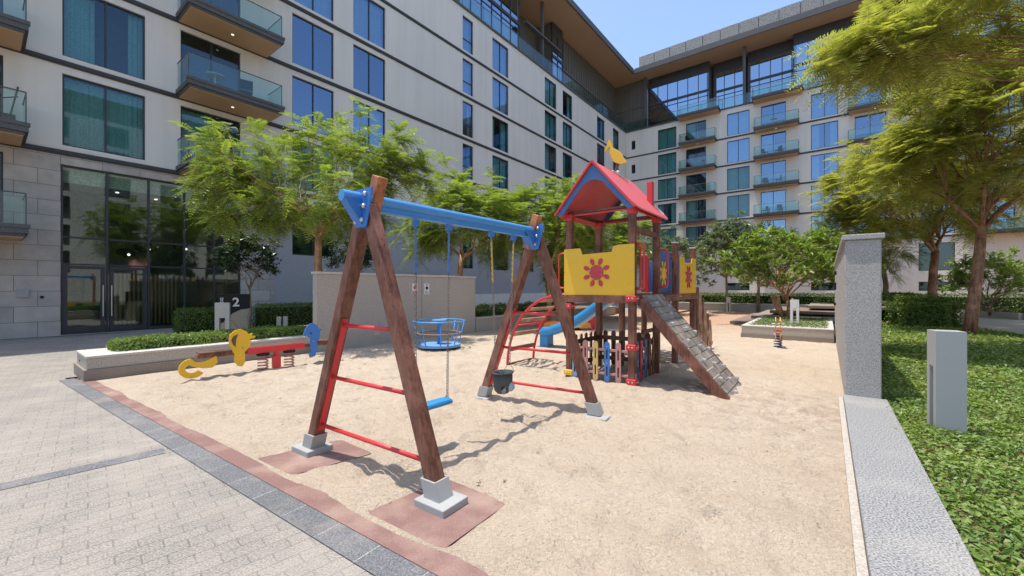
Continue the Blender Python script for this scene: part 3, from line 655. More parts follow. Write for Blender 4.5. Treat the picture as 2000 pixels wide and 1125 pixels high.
# blue top beam with flange, end brackets, bolts, chain mounts
m = MB(); z = 2.36; A = AP - BD * .24; B = AQ + BD * .05
UP = BD.cross(Vector((BD.y, -BD.x, 0)).normalized()); SX = Vector((BD.y, -BD.x, 0)).normalized()
m.tube([A, B], .047, 20); m.bar(A + BD * .25 - UZ * .066, B - UZ * .066, .03, .05); m.bar(A + BD * .25 - UZ * .093, B - UZ * .093, .07, .008)
beam = m.build('beam', M['sky_blue_paint'], SW, smooth=False)
for (ap, s_) in ((AP, -1), (AQ, 1)):
    m = MB(); o = ap + BD * s_ * (.075 if s_ < 0 else -.085)
    m.prism([(-.19, .07), (.19, .07), (.10, -.25), (-.06, -.25)], o, SX, UZ, .014)
    m.prism([(-.19, .07), (-.06, -.25), (-.06, -.23), (-.18, .075)], o + BD * .03 * -s_, SX, UZ, .07)
    g0, g1 = (-.24, .0) if s_ < 0 else (-.30, -.02)
    m.prism([(g0, -.02), (g1, -.02), (g1, -.25), ((-.07 if s_ < 0 else -.08), -.25)], ap, BD, UZ, .10)
    bk = m.build('bracket', M['blue_paint'], SW, bevel=.004)
    for (bx, bz) in ((.10, .02), (.08, -.08), (.055, -.19), (-.04, -.20)):
        m = MB(); c = o + SX * bx + UZ * bz; f_ = -1
        m.ball(c - BD * .014, .022, .022, .022, 10, 6); m.build('bolt', M['steel'], bk, smooth=True)
def at_beam(t): return lerp(AP, AQ, t) - UZ * .11
def chain(m, a, b, link=.042, r=.0042):
    n = int((b - a).length / (link * .78)); d = (b - a).normalized(); s_ = d.cross(BD).normalized(); s2 = d.cross(s_)
    for i in range(n):
        c = a + d * (i + .5) * (b - a).length / n; q = s_ if i % 2 else s2; pts = []
        for k in range(8): an = 2 * math.pi * k / 8; pts.append(c + d * math.cos(an) * link * .5 + q * math.sin(an) * link * .30)
        m.tube(pts + [pts[0]], r, 4, False)
def hanging(m_name, loc, label, mount_t, seat_pts, sleeve, smat, cm):
    th = thing(m_name, loc, label, 'swing')
    for t_, sp in zip(mount_t, seat_pts):
        a = at_beam(t_); m = MB(); m.fbox(lambda u, p, z: a + BD * u + SX * p + UZ * z, -.025, .025, -.03, .03, -.05, .0)
        m.tube([a - UZ * .05, a - UZ * .09], .012, 6); m.build('hanger', M['blue_paint'], th)
        a2 = a - UZ * .09; d = (sp - a2); s_end = a2 + d.normalized() * sleeve
        m = MB(); chain(m, a2, sp); m.build('chain', M[cm], th)
        m = MB(); k = 14; pts = [lerp(a2, s_end, i / k) for i in range(k + 1)]
        m.tube(pts, [.0105 + .002 * (i % 2) for i in range(k + 1)], 8); m.build('chain_sleeve', M[smat], th, smooth=True)
    return th
sc_ = Vector((-.80, 4.10, .43))
S1 = hanging('hanging_swing', sc_, 'flat blue swing seat hanging on two chains with blue sleeves', (.204, .375),
             (sc_ - BD * .205 + UZ * .045, sc_ + BD * .205 + UZ * .045), .42, 'blue_paint', 'chain_metal')
m = MB(); out = []
for k in range(28):
    an = 2 * math.pi * k / 28; c_, s_ = math.cos(an), math.sin(an)
    out.append((math.copysign(abs(c_) ** .45, c_) * .235, math.copysign(abs(s_) ** .5, s_) * .095 * (1 - .18 * (1 - c_ * c_))))
m.prism(out, sc_, BD, SX, .036); m.prism([(x * .93, y * .9) for x, y in out], sc_ + UZ * .022, BD, SX, .012); m.build('seat', M['seat_blue'], S1, bevel=.01)
for s_ in (-1, 1):
    m = MB(); c = sc_ + BD * .205 * s_; m.tube([c - SX * .05 + UZ * .02, c + UZ * .05, c + SX * .05 + UZ * .02], .006, 6); m.build('seat_loop', M['steel'], S1)
bc = Vector((-.11, 4.95, .45))
S2 = hanging('toddler_swing', bc, 'dark rubber toddler bucket seat hanging on chains with yellow sleeves', (.64, .807),
             (bc - BD * .13 + UZ * .24, bc + BD * .13 + UZ * .24), .50, 'chain_yellow', 'chain_metal')
# bucket: front and back shells with leg holes
def shell(side):
    m = MB(); n = 20; rows = [(.13, .135), (.06, .137), (-.02, .132), (-.08, .115), (-.115, .08)]
    vs = []
    for (z, r_) in rows:
        for k in range(n): a = 2 * math.pi * k / n; vs.append(bc + BD * math.cos(a) * r_ + SX * math.sin(a) * r_ * .78 + UZ * z)
    fs = []
    for j in range(len(rows) - 1):
        for k in range(n):
            a = 2 * math.pi * (k + .5) / n
            if j in (2, 3) and (math.sin(a) > .55) and abs(math.cos(a)) > .25: continue
            fs.append((j * n + k, j * n + (k + 1) % n, (j + 1) * n + (k + 1) % n, (j + 1) * n + k))
    fs.append(tuple((len(rows) - 1) * n + k for k in range(n)))
    m.add(vs, fs); return m
o = shell(1).build('bucket', M['rubber_grey'], S2, smooth=True); so = o.modifiers.new('thick', 'SOLIDIFY'); so.thickness = .012
m = MB(); ring = [bc + BD * math.cos(a) * .138 + SX * math.sin(a) * .108 + UZ * .13 for a in [2 * math.pi * k / 20 for k in range(21)]]; m.tube(ring, .012, 6, False); m.build('rim', M['rubber_grey'], S2, smooth=True)
m = MB(); m.ball(bc + SX * .085 - UZ * .035 + BD * .03, .06, .045, .06); m.build('seat_pad', M['pad_grey'], S2, smooth=True)
for s_ in (-1, 1):
    m = MB(); t_ = bc + BD * .13 * s_ + UZ * .24
    for q in (-1, 1): m.tube([t_, bc + BD * .12 * s_ + SX * .08 * q + UZ * .13], .004, 5)
    m.build('strap', M['chain_metal'], S2)

# ------------------------------------------------------------------ play tower
PT = thing('play_tower', TP, 'timber climbing tower with red and blue gabled roof, yellow sun panels, slide and climbing ramp', 'play tower')
PZ = 1.47; W1 = 1.15
def post(a, b, z1, w_=.115, mat='play_wood', z0=-.1):
    m = MB(); m.fbox(TT, a - w_ / 2, a + w_ / 2, b - w_ / 2, b + w_ / 2, z0, z1); return m.build('post', M[mat], PT, bevel=.014)
posts = [(0, 0, 2.92), (W1, 0, 2.92), (0, 1.18, 2.92), (W1, 1.18, 2.92), (0, 2.35, 2.42), (W1, 2.35, 2.52), (0, 3.75, 2.4), (W1, 3.75, 2.5), (0, 3.0, 2.4)]
for i, (a, b, z) in enumerate(posts):
    post(a, b, z)
    for s_ in (-1, 1): m = MB(); m.fbox(TT, a + .064 * s_ - .004, a + .064 * s_ + .004, b - .03, b + .03, -.05, .22); m.build('anchor', M['steel'], PT)
for (a, b) in ((0, 2.35), (0, 3.0), (0, 3.75), (W1, 2.35), (W1, 3.75)):
    z = 2.43 if a == 0 else 2.53
    m = MB(); m.fbox(TT, a - .06, a + .06, b - .06, b + .06, z, z + .02); m.build('post_cap', M['white_paint'], PT)
def rail(a0, b0, a1, b1, z0, z1, w_=.045, mat='play_wood', name='rail'):
    m = MB(); p, q = TT(a0, b0, (z0 + z1) / 2), TT(a1, b1, (z0 + z1) / 2); m.bar(p, q, w_, z1 - z0); return m.build(name, M[mat], PT, bevel=.005)
# deck frame and deck
for (a0, b0, a1, b1) in ((-.05, -.085, W1 + .05, -.085), (-.085, -.05, -.085, 3.8), (W1 + .085, -.05, W1 + .085, 3.8), (-.05, 3.84, W1 + .05, 3.84), (0.06, 1.18, W1 - .06, 1.18), (.06, 2.35, W1 - .06, 2.35)):
    rail(a0, b0, a1, b1, 1.35, 1.47, mat='play_wood', name='deck_beam')
m = MB()
for i in range(27):
    b = -.04 + i * .14; m.fbox(TT, -.05, W1 + .05, b, b + .125, 1.472, 1.50)
m.build('deck', M['play_wood'], PT)
def bracket(a, b, z, mat='red_paint', r_=.085, h=.05):
    m = MB(); m.fbox(TT, a - r_, a + r_, b - r_, b + r_, z - h, z + h); o = m.build('bracket', M[mat], PT, bevel=.018)
    for (da, db) in ((-.03, -r_), (.03, -r_), (r_, -.03), (r_, .03)): m = MB(); m.ball(TT(a + da, b + db, z), .014); m.build('bracket_bolt', M['steel'], o, smooth=True)
for (a, b, z, mt) in ((W1 + .02, -.05, 1.43, 'red_paint'), (W1, -.0, .64, 'red_paint'), (W1, 0, .08, 'red_paint'), (0, -.0, .10, 'yellow_paint'), (W1 + .02, 2.35, 1.43, 'red_paint'), (0, -.03, 1.28, 'red_paint')):
    bracket(a, b, z, mt)
# sun panels
def sun(parent, o, ax, ay, n, r_, mat, squash=1.0):
    m = MB(); k = 24
    m.prism([(r_ * math.cos(2 * math.pi * i / k), r_ * math.sin(2 * math.pi * i / k)) for i in range(k)], o + n * .016, ax, ay, .02)
    for i in range(8):
        a = 2 * math.pi * (i + .5) / 8; c_, s_ = math.cos(a), math.sin(a)
        pr = [(r_ * 1.02, 0), (r_ * 1.35, .28 * r_), (r_ * 1.75, .30 * r_), (r_ * 2.08, .0), (r_ * 1.75, -.28 * r_), (r_ * 1.35, -.24 * r_)]
        m.prism([(x * c_ - y * s_, x * s_ + y * c_) for x, y in pr], o + n * .020, ax, ay, .012)
    e = m.build('sun_emblem', M[mat], parent)
    for i in range(8):
        a = 2 * math.pi * (i + .5) / 8; m = MB(); m.ball(o + ax * math.cos(a) * r_ * .88 + ay * math.sin(a) * r_ * .88 + n * .03, .009, n=6, m=4); m.build('stud', M['steel'], parent)
    return e
def panel(a0, b0, a1, b1, z0, z1, mat, smat, nsgn, notch=True):
    p = TT(a0, b0, 0); q = TT(a1, b1, 0); ax = (q - p).normalized(); L = (q - p).length; n = ax.cross(UZ) * nsgn
    out = [(0, z0), (L, z0), (L, z1 + .02), (L * .80, z1 + .02)]
    out += [(L * .72, z1 - .0), (L * .70, z1 - .09), (L * .28, z1 - .11), (L * .25, z1 - .0), (L * .02, z1), (0, z1 - .02)] if notch else [(0, z1 + .02)]
    m = MB(); m.prism(out, p, ax, UZ, .02); o = m.build('side_panel', M[mat], PT, bevel=.006)
    for z in (z0 + .06, (z0 + z1) / 2, z1 - .06):
        for x in (.03, L - .03): m = MB(); m.ball(p + ax * x + UZ * z + n * .012, .011, n=6, m=4); m.build('panel_bolt', M['steel'], o)
    sun(o, p + ax * L * .49 + UZ * ((z0 + z1) / 2 - .02), ax, UZ, n, .125 if L < 1.3 else .13, smat)
    return o
panel(-.075, -.075, W1 + .065, -.075, 1.475, 2.29, 'yellow_paint', 'crimson_paint', 1)
panel(W1 - .07, 1.26, W1 - .07, 2.29, 1.50, 2.31, 'dark_blue_paint', 'yellow_paint', 1, False)
panel(W1 + .075, 2.42, W1 + .075, 3.70, 1.475, 2.25, 'yellow_paint', 'crimson_paint', 1)
panel(-.075, 1.30, -.075, 2.25, 1.50, 2.25, 'dark_blue_paint', 'yellow_paint', -1, False)
panel(.06, 3.80, W1 - .06, 3.80, 1.50, 2.25, 'dark_blue_paint', 'yellow_paint', -1, False)
# red handles
def loop(o, ax, h, d, name='handle', mat='red_paint', r_=.017):
    pts = [o]; k = .05
    for (x, z) in ((d - k, 0), (d - k * .3, k * .3), (d, k), (d, h - k), (d - k * .3, h - k * .3), (d - k, h), (0, h)): pts.append(o + ax * x + UZ * z)
    m = MB(); m.tube(pts, r_, 8); return m.build(name, M[mat], PT, smooth=True)
loop(TT(-.06, -.03, 1.60), -D2, .62, .15); loop(TT(W1 + .06, .0, 1.58), D2 * .95 + D1 * .2, .74, .13)
loop(TT(W1 + .02, 1.12, 1.62), D2, .68, .20); loop(TT(W1 + .06, .03, 1.60), D1, .70, .16)
# red bolted climbing board seen beyond the ramp opening
m = MB(); m.prism([(-.05, 0), (.05, 0), (.055, .3), (.02, .5), (.07, .72), (-.09, .80), (-.05, .55), (-.07, .3)], TT(.62, 1.10, 1.52), D2, UZ, .022)
o = m.build('climbing_board', M['red_paint'], PT)
for z in (.1, .25, .4, .55, .7): m = MB(); m.ball(TT(.62 + .02 * (-1) ** int(z * 20), 1.08, 1.52 + z), .016, n=6, m=4); m.build('board_bolt', M['steel'], o)
for e0 in (.55, .78): m = MB(); m.fbox(TT, e0, e0 + .05, 2.3, 2.36, 1.5, 2.3); m.build('divider', M['red_paint'], PT)
# roof
RC = W1 / 2; RH = 3.70; EH = 2.86; RW = .74; R0, R1 = -.28, 1.46
slope = Vector((RW, RH - EH)); 
for s_ in (-1, 1):
    m = MB(); a = TT(RC, R0, RH); b = TT(RC, R1, RH); c = TT(RC + s_ * RW, R1 - .02, EH); d = TT(RC + s_ * RW, R0 + .02, EH)
    n = (b - a).cross(d - a).normalized() * .011
    if n.z < 0: n = -n
    def rr(p, q, t): return p + (q - p) * t
    ring = [a, b, rr(b, c, .90), rr(c, b, .03) + (d - c) * .04, c + (d - c) * .11, d + (c - d) * .11, rr(d, a, .03) + (c - d) * .04, rr(a, d, .90)]
    up = [p + n for p in ring]; dn = [p - n for p in ring]; k = len(ring)
    m.add(up + dn, [tuple(range(k)), tuple(range(2 * k - 1, k - 1, -1))] + [(i, (i + 1) % k, (i + 1) % k + k, i + k) for i in range(k)])
    m.build('roof_panel', M['red_roof'], PT)
for b in (R0 + .05, R1 - .06):                           # red outer gable with blue board in front
    for (mat, w0, off) in (('dark_blue_paint', .19, -.02 if b < 0 else .02),):
        z_in = RH - .04; outl = [(-RW + .02, EH + .02), (-RW + .10, EH - .02), (-RW + .20, EH + .02), (-.30, RH - .50), (-.17, RH - .36), (-.06, RH - .31), (.06, RH - .31), (.17, RH - .36), (.30, RH - .50), (RW - .20, EH + .02), (RW - .10, EH - .02), (RW - .02, EH + .02), (0, RH - .05)]
        left = [(0, RH - .05), (-RW + .03, EH + .03), (-RW + .09, EH - .01), (-RW + .17, EH + .01), (-RW + .20, EH + .05), (-.30, RH - .50), (-.17, RH - .36), (-.06, RH - .31), (0, RH - .305)]
        m = MB()
        for sg in (-1, 1):
            pts = [(x * -sg if sg > 0 else x, z) for x, z in left]
            m.prism(pts if sg < 0 else pts[::-1], TT(RC, b + off, 0), D2, UZ, .018)
        m.build('gable_board', M[mat], PT)
for s_ in (-1, 1):                                       # red edge strip along the gable
    m = MB(); m.bar(TT(RC + s_ * .0, R0, RH + .0), TT(RC + s_ * (RW - .02), R0 + .01, EH + .01), .05, .03); m.build('gable_edge', M['red_paint'], PT)
for (a, b) in ((0, 0), (W1, 0), (0, 1.18), (W1, 1.18)):
    m = MB(); m.fbox(TT, a - .07, a + .07, b - .07, b + .07, 2.80, 2.91); m.build('roof_socket', M['red_paint'], PT, bevel=.01)
for (a0, b0, a1, b1) in ((0, 0, W1, 0), (0, 1.18, W1, 1.18), (0, 0, 0, 1.18), (W1, 0, W1, 1.18)):
    rail(a0, b0, a1, b1, 2.91, 2.95, .09, 'play_wood_dark', 'roof_beam'); rail(a0, b0, a1, b1, 2.875, 2.905, .035, 'red_paint', 'roof_tie')
rail(W1 + .005, .06, W1 + .005, 1.14, 2.52, 2.61, .07, 'play_wood', 'cross_rail')
m = MB(); c = TT(RC + .48, 1.12, 0); m.fbox(TT, RC + .43, RC + .53, 1.08, 1.18, 3.06, 3.56); m.build('chimney', M['red_paint'], PT, bevel=.005)
m = MB(); m.bar(TT(RC + .46, 1.2, 3.22), TT(RC + .70, 1.2, 2.95), .02, .02); m.bar(TT(RC + .04, .45, 3.70), TT(RC + .13, .95, 3.60), .02, .02); m.build('roof_strap', M['white_paint'], PT)
# carved yellow bird on the ridge
BO = TT(RC, .70, RH + .03); AX = (D2 * .85 - D1 * .1 + Vector((.3, 0, 0))).normalized()
def cv(pts): return pts
m = MB(); m.prism([(-.05, .20), (.02, .16), (.10, .13), (.20, .15), (.15, .22), (.10, .33), (.02, .41), (-.06, .45), (-.10, .46), (-.13, .38), (-.09, .28)], BO, AX, UZ, .035); bd = m.build('bird_figure', M['yellow_paint'], PT, bevel=.006)
m = MB(); m.prism([(-.06, .44), (-.11, .43), (-.13, .50), (-.20, .42), (-.215, .39), (-.20, .47), (-.17, .56), (-.15, .62), (-.115, .63), (-.10, .57), (-.07, .52)], BO, AX, UZ, .03); m.build('head', M['yellow_paint'], bd)
m = MB()
for x in (.01, .05): m.tube([BO + AX * (x + .01) + UZ * .17, BO + AX * (x - .02) + UZ * .08, BO + AX * x - UZ * .04], .012, 6)
m.build('leg', M['step_stone'], bd)
m = MB(); m.ball(BO + AX * .03 + UZ * .0, .03); m.build('foot', M['white_paint'], bd)
# climbing ramp on the right side
RA = TT(W1 + .10, .06, 1.46); RB = TT(W1 + 1.42, .06, -.06); rd = RB - RA
m = MB(); WID = 1.04
for b in (.0, WID): m.bar(RA + D1 * b - UZ * .05, RB + D1 * b - UZ * .05, .05, .15)
rp = m.build('ramp', M['play_wood'], PT, bevel=.006)
rdn = rd.normalized(); rn = D1.cross(rdn).normalized(); rn = rn if rn.z > 0 else -rn; RL = rd.length
m = MB(); nrow = 15; random.seed(3)
for i in range(nrow):
    x0 = RL * i / nrow; x1 = RL * (i + 1) / nrow - .012; y = .03; j = 0
    while y < WID - .03:
        w_ = random.uniform(.12, .24) if j or i % 2 else .10
        y2 = min(WID - .03, y + w_); dz = random.uniform(-.004, .006)
        c = RA + rdn * (x0 + x1) / 2 + D1 * (y + y2) / 2 + rn * (.03 + dz)
        m.obox(c, rdn * (x1 - x0) / 2, D1 * ((y2 - y) / 2 - .006), rn * .012); y = y2; j += 1
m.build('ramp_board', M['weathered_wood'], rp)
for i, (x, y) in enumerate([(.10, .25), (.14, .75), (.22, .50), (.31, .18), (.38, .62), (.43, .90), (.48, .22), (.55, .55), (.60, .85), (.66, .20), (.72, .52), (.77, .85), (.83, .22), (.87, .60), (.90, .95), (.96, .35)]):
    m = MB(); c = RA + rdn * x * RL + D1 * y * WID + rn * .06
    m.obox(c, rdn * .035, D1 * .028, rn * .022); m.ball(c + rn * .015, .028); m.build('climbing_hold', M['concrete_grey'], rp, bevel=.012)
# arched ladder on the left side
def arc(b):
    pts = []
    for i in range(15):
        t_ = math.pi / 2 * i / 14; x = -.10 - 1.35 * (1 - math.cos(t_) * 0) if False else -(1.45 * math.cos(t_) ** .85 if t_ < math.pi / 2 - .01 else .0) - .06
        pts.append(TT(x, b, 1.50 * math.sin(t_) - .02))
    return pts
LD = None
a1, a2 = arc(.10), arc(1.03)
for pts in (a1, a2):
    m = MB(); m.tube(pts, .026, 8); o = m.build('ladder_arch', M['red_paint'], PT, smooth=True)
for i in (0, 2, 4, 6, 8, 10, 12, 13):
    p, q = a1[i], a2[i]; nx_ = a1[min(i + 1, 14)]; t_ = (nx_ - p).normalized(); m = MB(); q2 = (q - p).normalized(); nn = q2.cross(t_)
    m.obox((p + q) / 2 + t_ * .04, q2 * (q - p).length / 2, t_ * .045, nn * .014); m.build('ladder_rung', M['log_wood' if i > 3 else 'play_wood'], PT, bevel=.004)
m = MB(); m.tube([lerp(a1[5], a1[6], .5), lerp(a2[5], a2[6], .5)], .02, 8); m.build('ladder_brace', M['red_paint'], PT, smooth=True)
m = MB(); m.tube([TT(-.06, .10, 1.45), TT(-.25, .3, 1.60), TT(-.35, .75, 1.60), TT(-.06, 1.03, 1.45)], .02, 8); m.build('grab_bar', M['red_paint'], PT, smooth=True)
# slide
def srow(t_):                                            # centre height along the chute
    L_ = 2.55; x = -.1 - t_ * L_; z = 1.45 - 1.12 * (t_ / .82) ** 1.0 + .05 * math.sin(t_ * 9) if t_ < .82 else .33 + .05 * math.sin(.82 * 9) - .02 * (t_ - .82)
    return x, z
prof = [(-.27, .0), (-.265, .17), (-.235, .19), (-.205, .16), (-.19, .03), (-.12, .0), (.12, .0), (.19, .03), (.205, .16), (.235, .19), (.265, .17), (.27, .0), (.2, -.05), (-.2, -.05)]
m = MB(); vs = []; K = 26
for i in range(K + 1):
    x, z = srow(i / K); sc2 = 1.0 + .25 * max(0, i / K - .75)
    for (b, h) in prof: vs.append(TT(x, 2.95 + b * sc2, z + h * (1 if i / K < .9 else .5)))
k = len(prof); fs = [(i * k + j, i * k + (j + 1) % k, (i + 1) * k + (j + 1) % k, (i + 1) * k + j) for i in range(K) for j in range(k)]
fs += [tuple(range(k)), tuple(K * k + j for j in range(k))[::-1]]; m.add(vs, fs); sl = m.build('slide', M['slide_blue'], PT, smooth=True)
m = MB(); x, z = srow(.90); m.fbox(TT, x - .13, x + .13, 2.80, 3.1, -.05, z - .03); m.build('slide_foot', M['slide_blue'], sl, bevel=.02)
# pickets under the front tower
def picket(a, b, ax, mat, z0=.03, z1=.70):
    m = MB(); w_ = .045; o = TT(a, b, 0); pts = []
    for k_ in range(9): an = math.pi * k_ / 8; pts.append((w_ * math.cos(an), z1 - w_ + w_ * math.sin(an)))
    for k_ in range(9): an = math.pi + math.pi * k_ / 8; pts.append((w_ * math.cos(an), z0 + w_ + w_ * math.sin(an)))
    m.prism(pts, o, ax, UZ, .02); pk = m.build('picket', M[mat], PT)
    for z in (.20, .48): m = MB(); m.prism([(-.012, z - .07), (.012, z - .07), (.012, z + .09), (-.012, z + .09)], o, ax, UZ, .023); m.build('slot', M['black_paint'], pk)
    n = ax.cross(UZ)
    if b < 0:
        for z in (.10, .34, .62): m = MB(); m.ball(o + UZ * z + n * .013, .010, n=6, m=4); m.build('screw', M['steel'], pk)
for a, mt in ((.12, 'pale_blue_paint'), (.33, 'dusty_pink'), (.52, 'pale_yellow'), (.73, 'blue_paint'), (.93, 'dusty_pink')): picket(a, -.045, D2, mt)
for z in (.16, .56): rail(.06, -.02, W1 - .06, -.02, z - .02, z + .02, .03, 'dusty_pink', 'fence_rail')
for i, b in enumerate((.22, .42, .62, .82, 1.0)): picket(.0, b, D1, ('play_wood', 'log_wood')[i % 2], .1, .75); picket(W1, b, D1, ('dark_blue_paint', 'crimson_paint', 'dark_blue_paint', 'play_wood', 'play_wood')[i], .03, .72)
for i in range(6): picket(.14 + i * .17, 1.18, D2, 'play_wood_dark', .08, .76)
for (a0, b0, a1_, b1) in ((.03, 0, .03, 1.18), (0, 1.16, W1, 1.16), (W1 - .03, 0, W1 - .03, 1.18)):
    for z in (.22, .62): rail(a0, b0, a1_, b1, z - .04, z + .04, .03, 'play_wood_dark', 'fence_rail')
# rear ladder rungs and leaning log stair on the far right
for z in (.35, .72, 1.08): m = MB(); m.tube([TT(W1, 2.4, z), TT(W1, 3.7, z)], .018, 6); m.build('rear_rung', M['play_wood_dark'], PT)
m = MB(); m.fbox(TT, .45, .50, 2.3, 3.7, .6, .68); m.build('tie_beam', M['play_wood_dark'], PT)
for i in range(6):
    p = TT(W1 + .02 + .03 * (i % 2), 3.93 + .26 * i, 0); h = 1.62 - .17 * i; m = MB()
    m.tube([p - UZ * .05, p + UZ * h * .5 + D2 * .02, p + UZ * h + D2 * .04 * (1 - i % 2)], [.055, .05, .042], 8); m.build('log_step', M['log_wood' if i % 2 else 'play_wood'], PT, smooth=False)
m = MB(); m.bar(TT(W1 - .1, 3.86, 1.5), TT(W1 + .12, 5.2, .15), .03, .09); m.build('log_rail', M['log_wood'], PT)

# ------------------------------------------------------------------ seesaw
SC = Vector((-4.62, 8.03, 0)); SD = Vector((.62, .78, 0)).normalized(); SN = Vector((SD.y, -SD.x, 0))
SS = thing('seesaw', SC, 'spring seesaw with red centre, yellow chick board and blue horse board', 'seesaw')
def sp(t_, z, n=0): return SC + SD * t_ + UZ * z + SN * n
m = MB(); m.bar(sp(-1.28, .42), sp(1.28, .42), .09, .075); m.build('beam', M['play_wood'], SS, bevel=.01)
for s_ in (-1, 1):
    m = MB(); m.bar(sp(s_ * .78, .475), sp(s_ * 1.26, .475), .24, .03); m.build('seat', M['play_wood_dark'], SS, bevel=.01)
m = MB(); m.bar(sp(-.52, .42, .055), sp(.52, .42, .055), .02, .12); m.bar(sp(-.52, .42, -.055), sp(.52, .42, -.055), .02, .12); m.bar(sp(0, .0), sp(0, .42), .09, .07, SD); m.obox(sp(0, .14), SD * .065, SN * .06, UZ * .15); m.build('centre_support', M['red_paint'], SS, bevel=.008)
for s_ in (-1, 1):
    m = MB(); c = sp(s_ * .24, 0); pts = []
    for i in range(61): a = i / 60 * 2 * math.pi * 5; pts.append(c + Vector((.085 * math.cos(a), .085 * math.sin(a), .03 + .28 * i / 60)))
    m.tube(pts, .013, 6); sg = m.build('spring', M['dusty_pink'], SS, smooth=True)
    m = MB(); m.tube([c + UZ * .31, c + UZ * .35], .11, 16); m.build('spring_plate', M['black_paint'], sg)
chick = [(-.02, -.22), (.05, -.24), (.10, -.16), (.09, .02), (.16, .10), (.20, .20), (.17, .26), (.25, .26), (.27, .30), (.21, .31), (.22, .36), (.15, .33), (.12, .40), (.03, .45), (-.07, .43), (-.15, .35), (-.16, .22), (-.12, .08), (-.07, .0), (-.08, -.12)]
m = MB(); m.prism(chick, sp(-.66, .40, .06), SD, UZ, .025); ck = m.build('chick_board', M['yellow_paint'], SS)
m = MB(); m.prism([(-.09, .33), (-.02, .36), (-.05, .27), (-.055, .20), (-.06, .13), (-.10, .18), (-.125, .26)], sp(-.66, .40, .077), SD, UZ, .012); m.build('wing', M['play_wood_dark'], ck)
horse = [(-.06, -.20), (.03, -.18), (.08, -.05), (.07, .06), (.11, .16), (.12, .28), (.15, .31), (.10, .33), (.06, .40), (.0, .44), (-.06, .43), (-.12, .36), (-.17, .24), (-.13, .20), (-.10, .22), (-.08, .17), (-.04, .18), (-.06, .06), (-.03, -.06), (-.07, -.12)]
m = MB(); m.prism([(x * 1.2, z * 1.12) for x, z in horse], sp(.69, .38, .06), SD, UZ, .025); hb = m.build('horse_board', M['blue_paint'], SS)
m = MB(); m.ball(sp(.64, .66, .075), .016); m.build('eye', M['black_paint'], hb)
tail = []
for i in range(13): a = math.pi * (.55 + 1.25 * i / 12); tail.append((-.02 + .19 * math.cos(a), -.0 + .17 * math.sin(a)))
inner = [(-.02 + .10 * math.cos(math.pi * (.55 + 1.25 * i / 12)), .0 + .075 * math.sin(math.pi * (.55 + 1.25 * i / 12))) for i in range(13)][::-1]
m = MB()
for i in range(12): m.prism([tail[i], tail[i + 1], inner[11 - i], inner[12 - i]], sp(-1.33, .24, .06), SD, UZ, .03)
m.prism([(-.05, .17), (.04, .08), (.17, .10), (.32, .17), (.34, .05), (.26, -.03), (.12, -.02), (-.02, .03), (-.08, .08)], sp(-1.33, .24, .0605), SD, UZ, .03); m.build('tail_board', M['yellow_paint'], SS)
for t_, mt in ((-.60, 'steel'), (.66, 'steel')):
    m = MB(); m.tube([sp(t_, .46, -.12), sp(t_, .50, -.12), sp(t_, .50, .14)], .012, 6); m.build('hand_grip', M[mt], SS)

# ------------------------------------------------------------------ merry-go-round
MC = Vector((-1.90, 10.7, 0)); MG = thing('merry_go_round', MC, 'blue steel merry-go-round with round platform and ring rail before the beige wall', 'merry-go-round')
def ringp(r_, z, n=24): return [MC + Vector((r_ * math.cos(2 * math.pi * k / n), r_ * math.sin(2 * math.pi * k / n), z)) for k in range(n + 1)]
m = MB(); m.tube([MC + UZ * .09, MC + UZ * .15], .56, 32); m.build('platform', M['pale_blue_paint'], MG)
m = MB(); m.tube([MC - UZ * .02, MC + UZ * .09], .16, 16); m.tube([MC + UZ * .15, MC + UZ * .74], .055, 14); m.build('column', M['blue_paint'], MG, smooth=False)
m = MB(); m.tube([MC + UZ * .74, MC + UZ * .77], .20, 24); m.build('hand_wheel', M['pale_blue_paint'], MG)
m = MB(); m.tube(ringp(.66, .74, 32), .02, 8, False); m.build('top_rail', M['sky_blue_paint'], MG, smooth=True)
m = MB(); m.tube(ringp(.56, .43, 32), .022, 8, False); m.build('seat_ring', M['step_stone'], MG, smooth=True)
for k in range(8):
    a = 2 * math.pi * (k + .3) / 8; e = Vector((math.cos(a), math.sin(a), 0)); m = MB(); m.tube([MC + e * .50 + UZ * .14, MC + e * .55 + UZ * .3, MC + e * .66 + UZ * .74], .015, 6); m.build('bar', M['sky_blue_paint'], MG, smooth=True)

# ------------------------------------------------------------------ spring rider and caterpillar rocker
KC = Vector((7.08, 10.9, 0)); KR = thing('spring_rider', KC, 'small orange spring rider seen edge on near the right planter', 'spring rider')
m = MB(); pts = []
for i in range(49): a = i / 48 * 2 * math.pi * 5; pts.append(KC + Vector((.085 * math.cos(a), .085 * math.sin(a), .02 + .33 * i / 48)))
m.tube(pts, .018, 6); m.build('spring', M['dark_blue_paint'], KR, smooth=True)
m = MB(); m.tube([KC - UZ * .03, KC + UZ * .02], .14, 16); m.tube([KC + UZ * .35, KC + UZ * .38], .10, 16); m.build('plate', M['white_paint'], KR)
e = Vector((.55, .83, 0)).normalized(); n = Vector((e.y, -e.x, 0))
for s_ in (-1, 1):
    m = MB(); m.prism([(-.30, .30), (-.10, .22), (.12, .22), (.30, .34), (.34, .52), (.22, .50), (.10, .44), (-.08, .46), (-.12, .62), (-.16, .80), (-.26, .84), (-.34, .74), (-.30, .58), (-.26, .44)], KC + n * .05 * s_, e, UZ, .02); m.build('side_board', M['orange_paint'], KR)
m = MB(); m.obox(KC + UZ * .47 + e * .02, e * .15, n * .09, UZ * .015); m.build('seat', M['crimson_paint'], KR, bevel=.006)
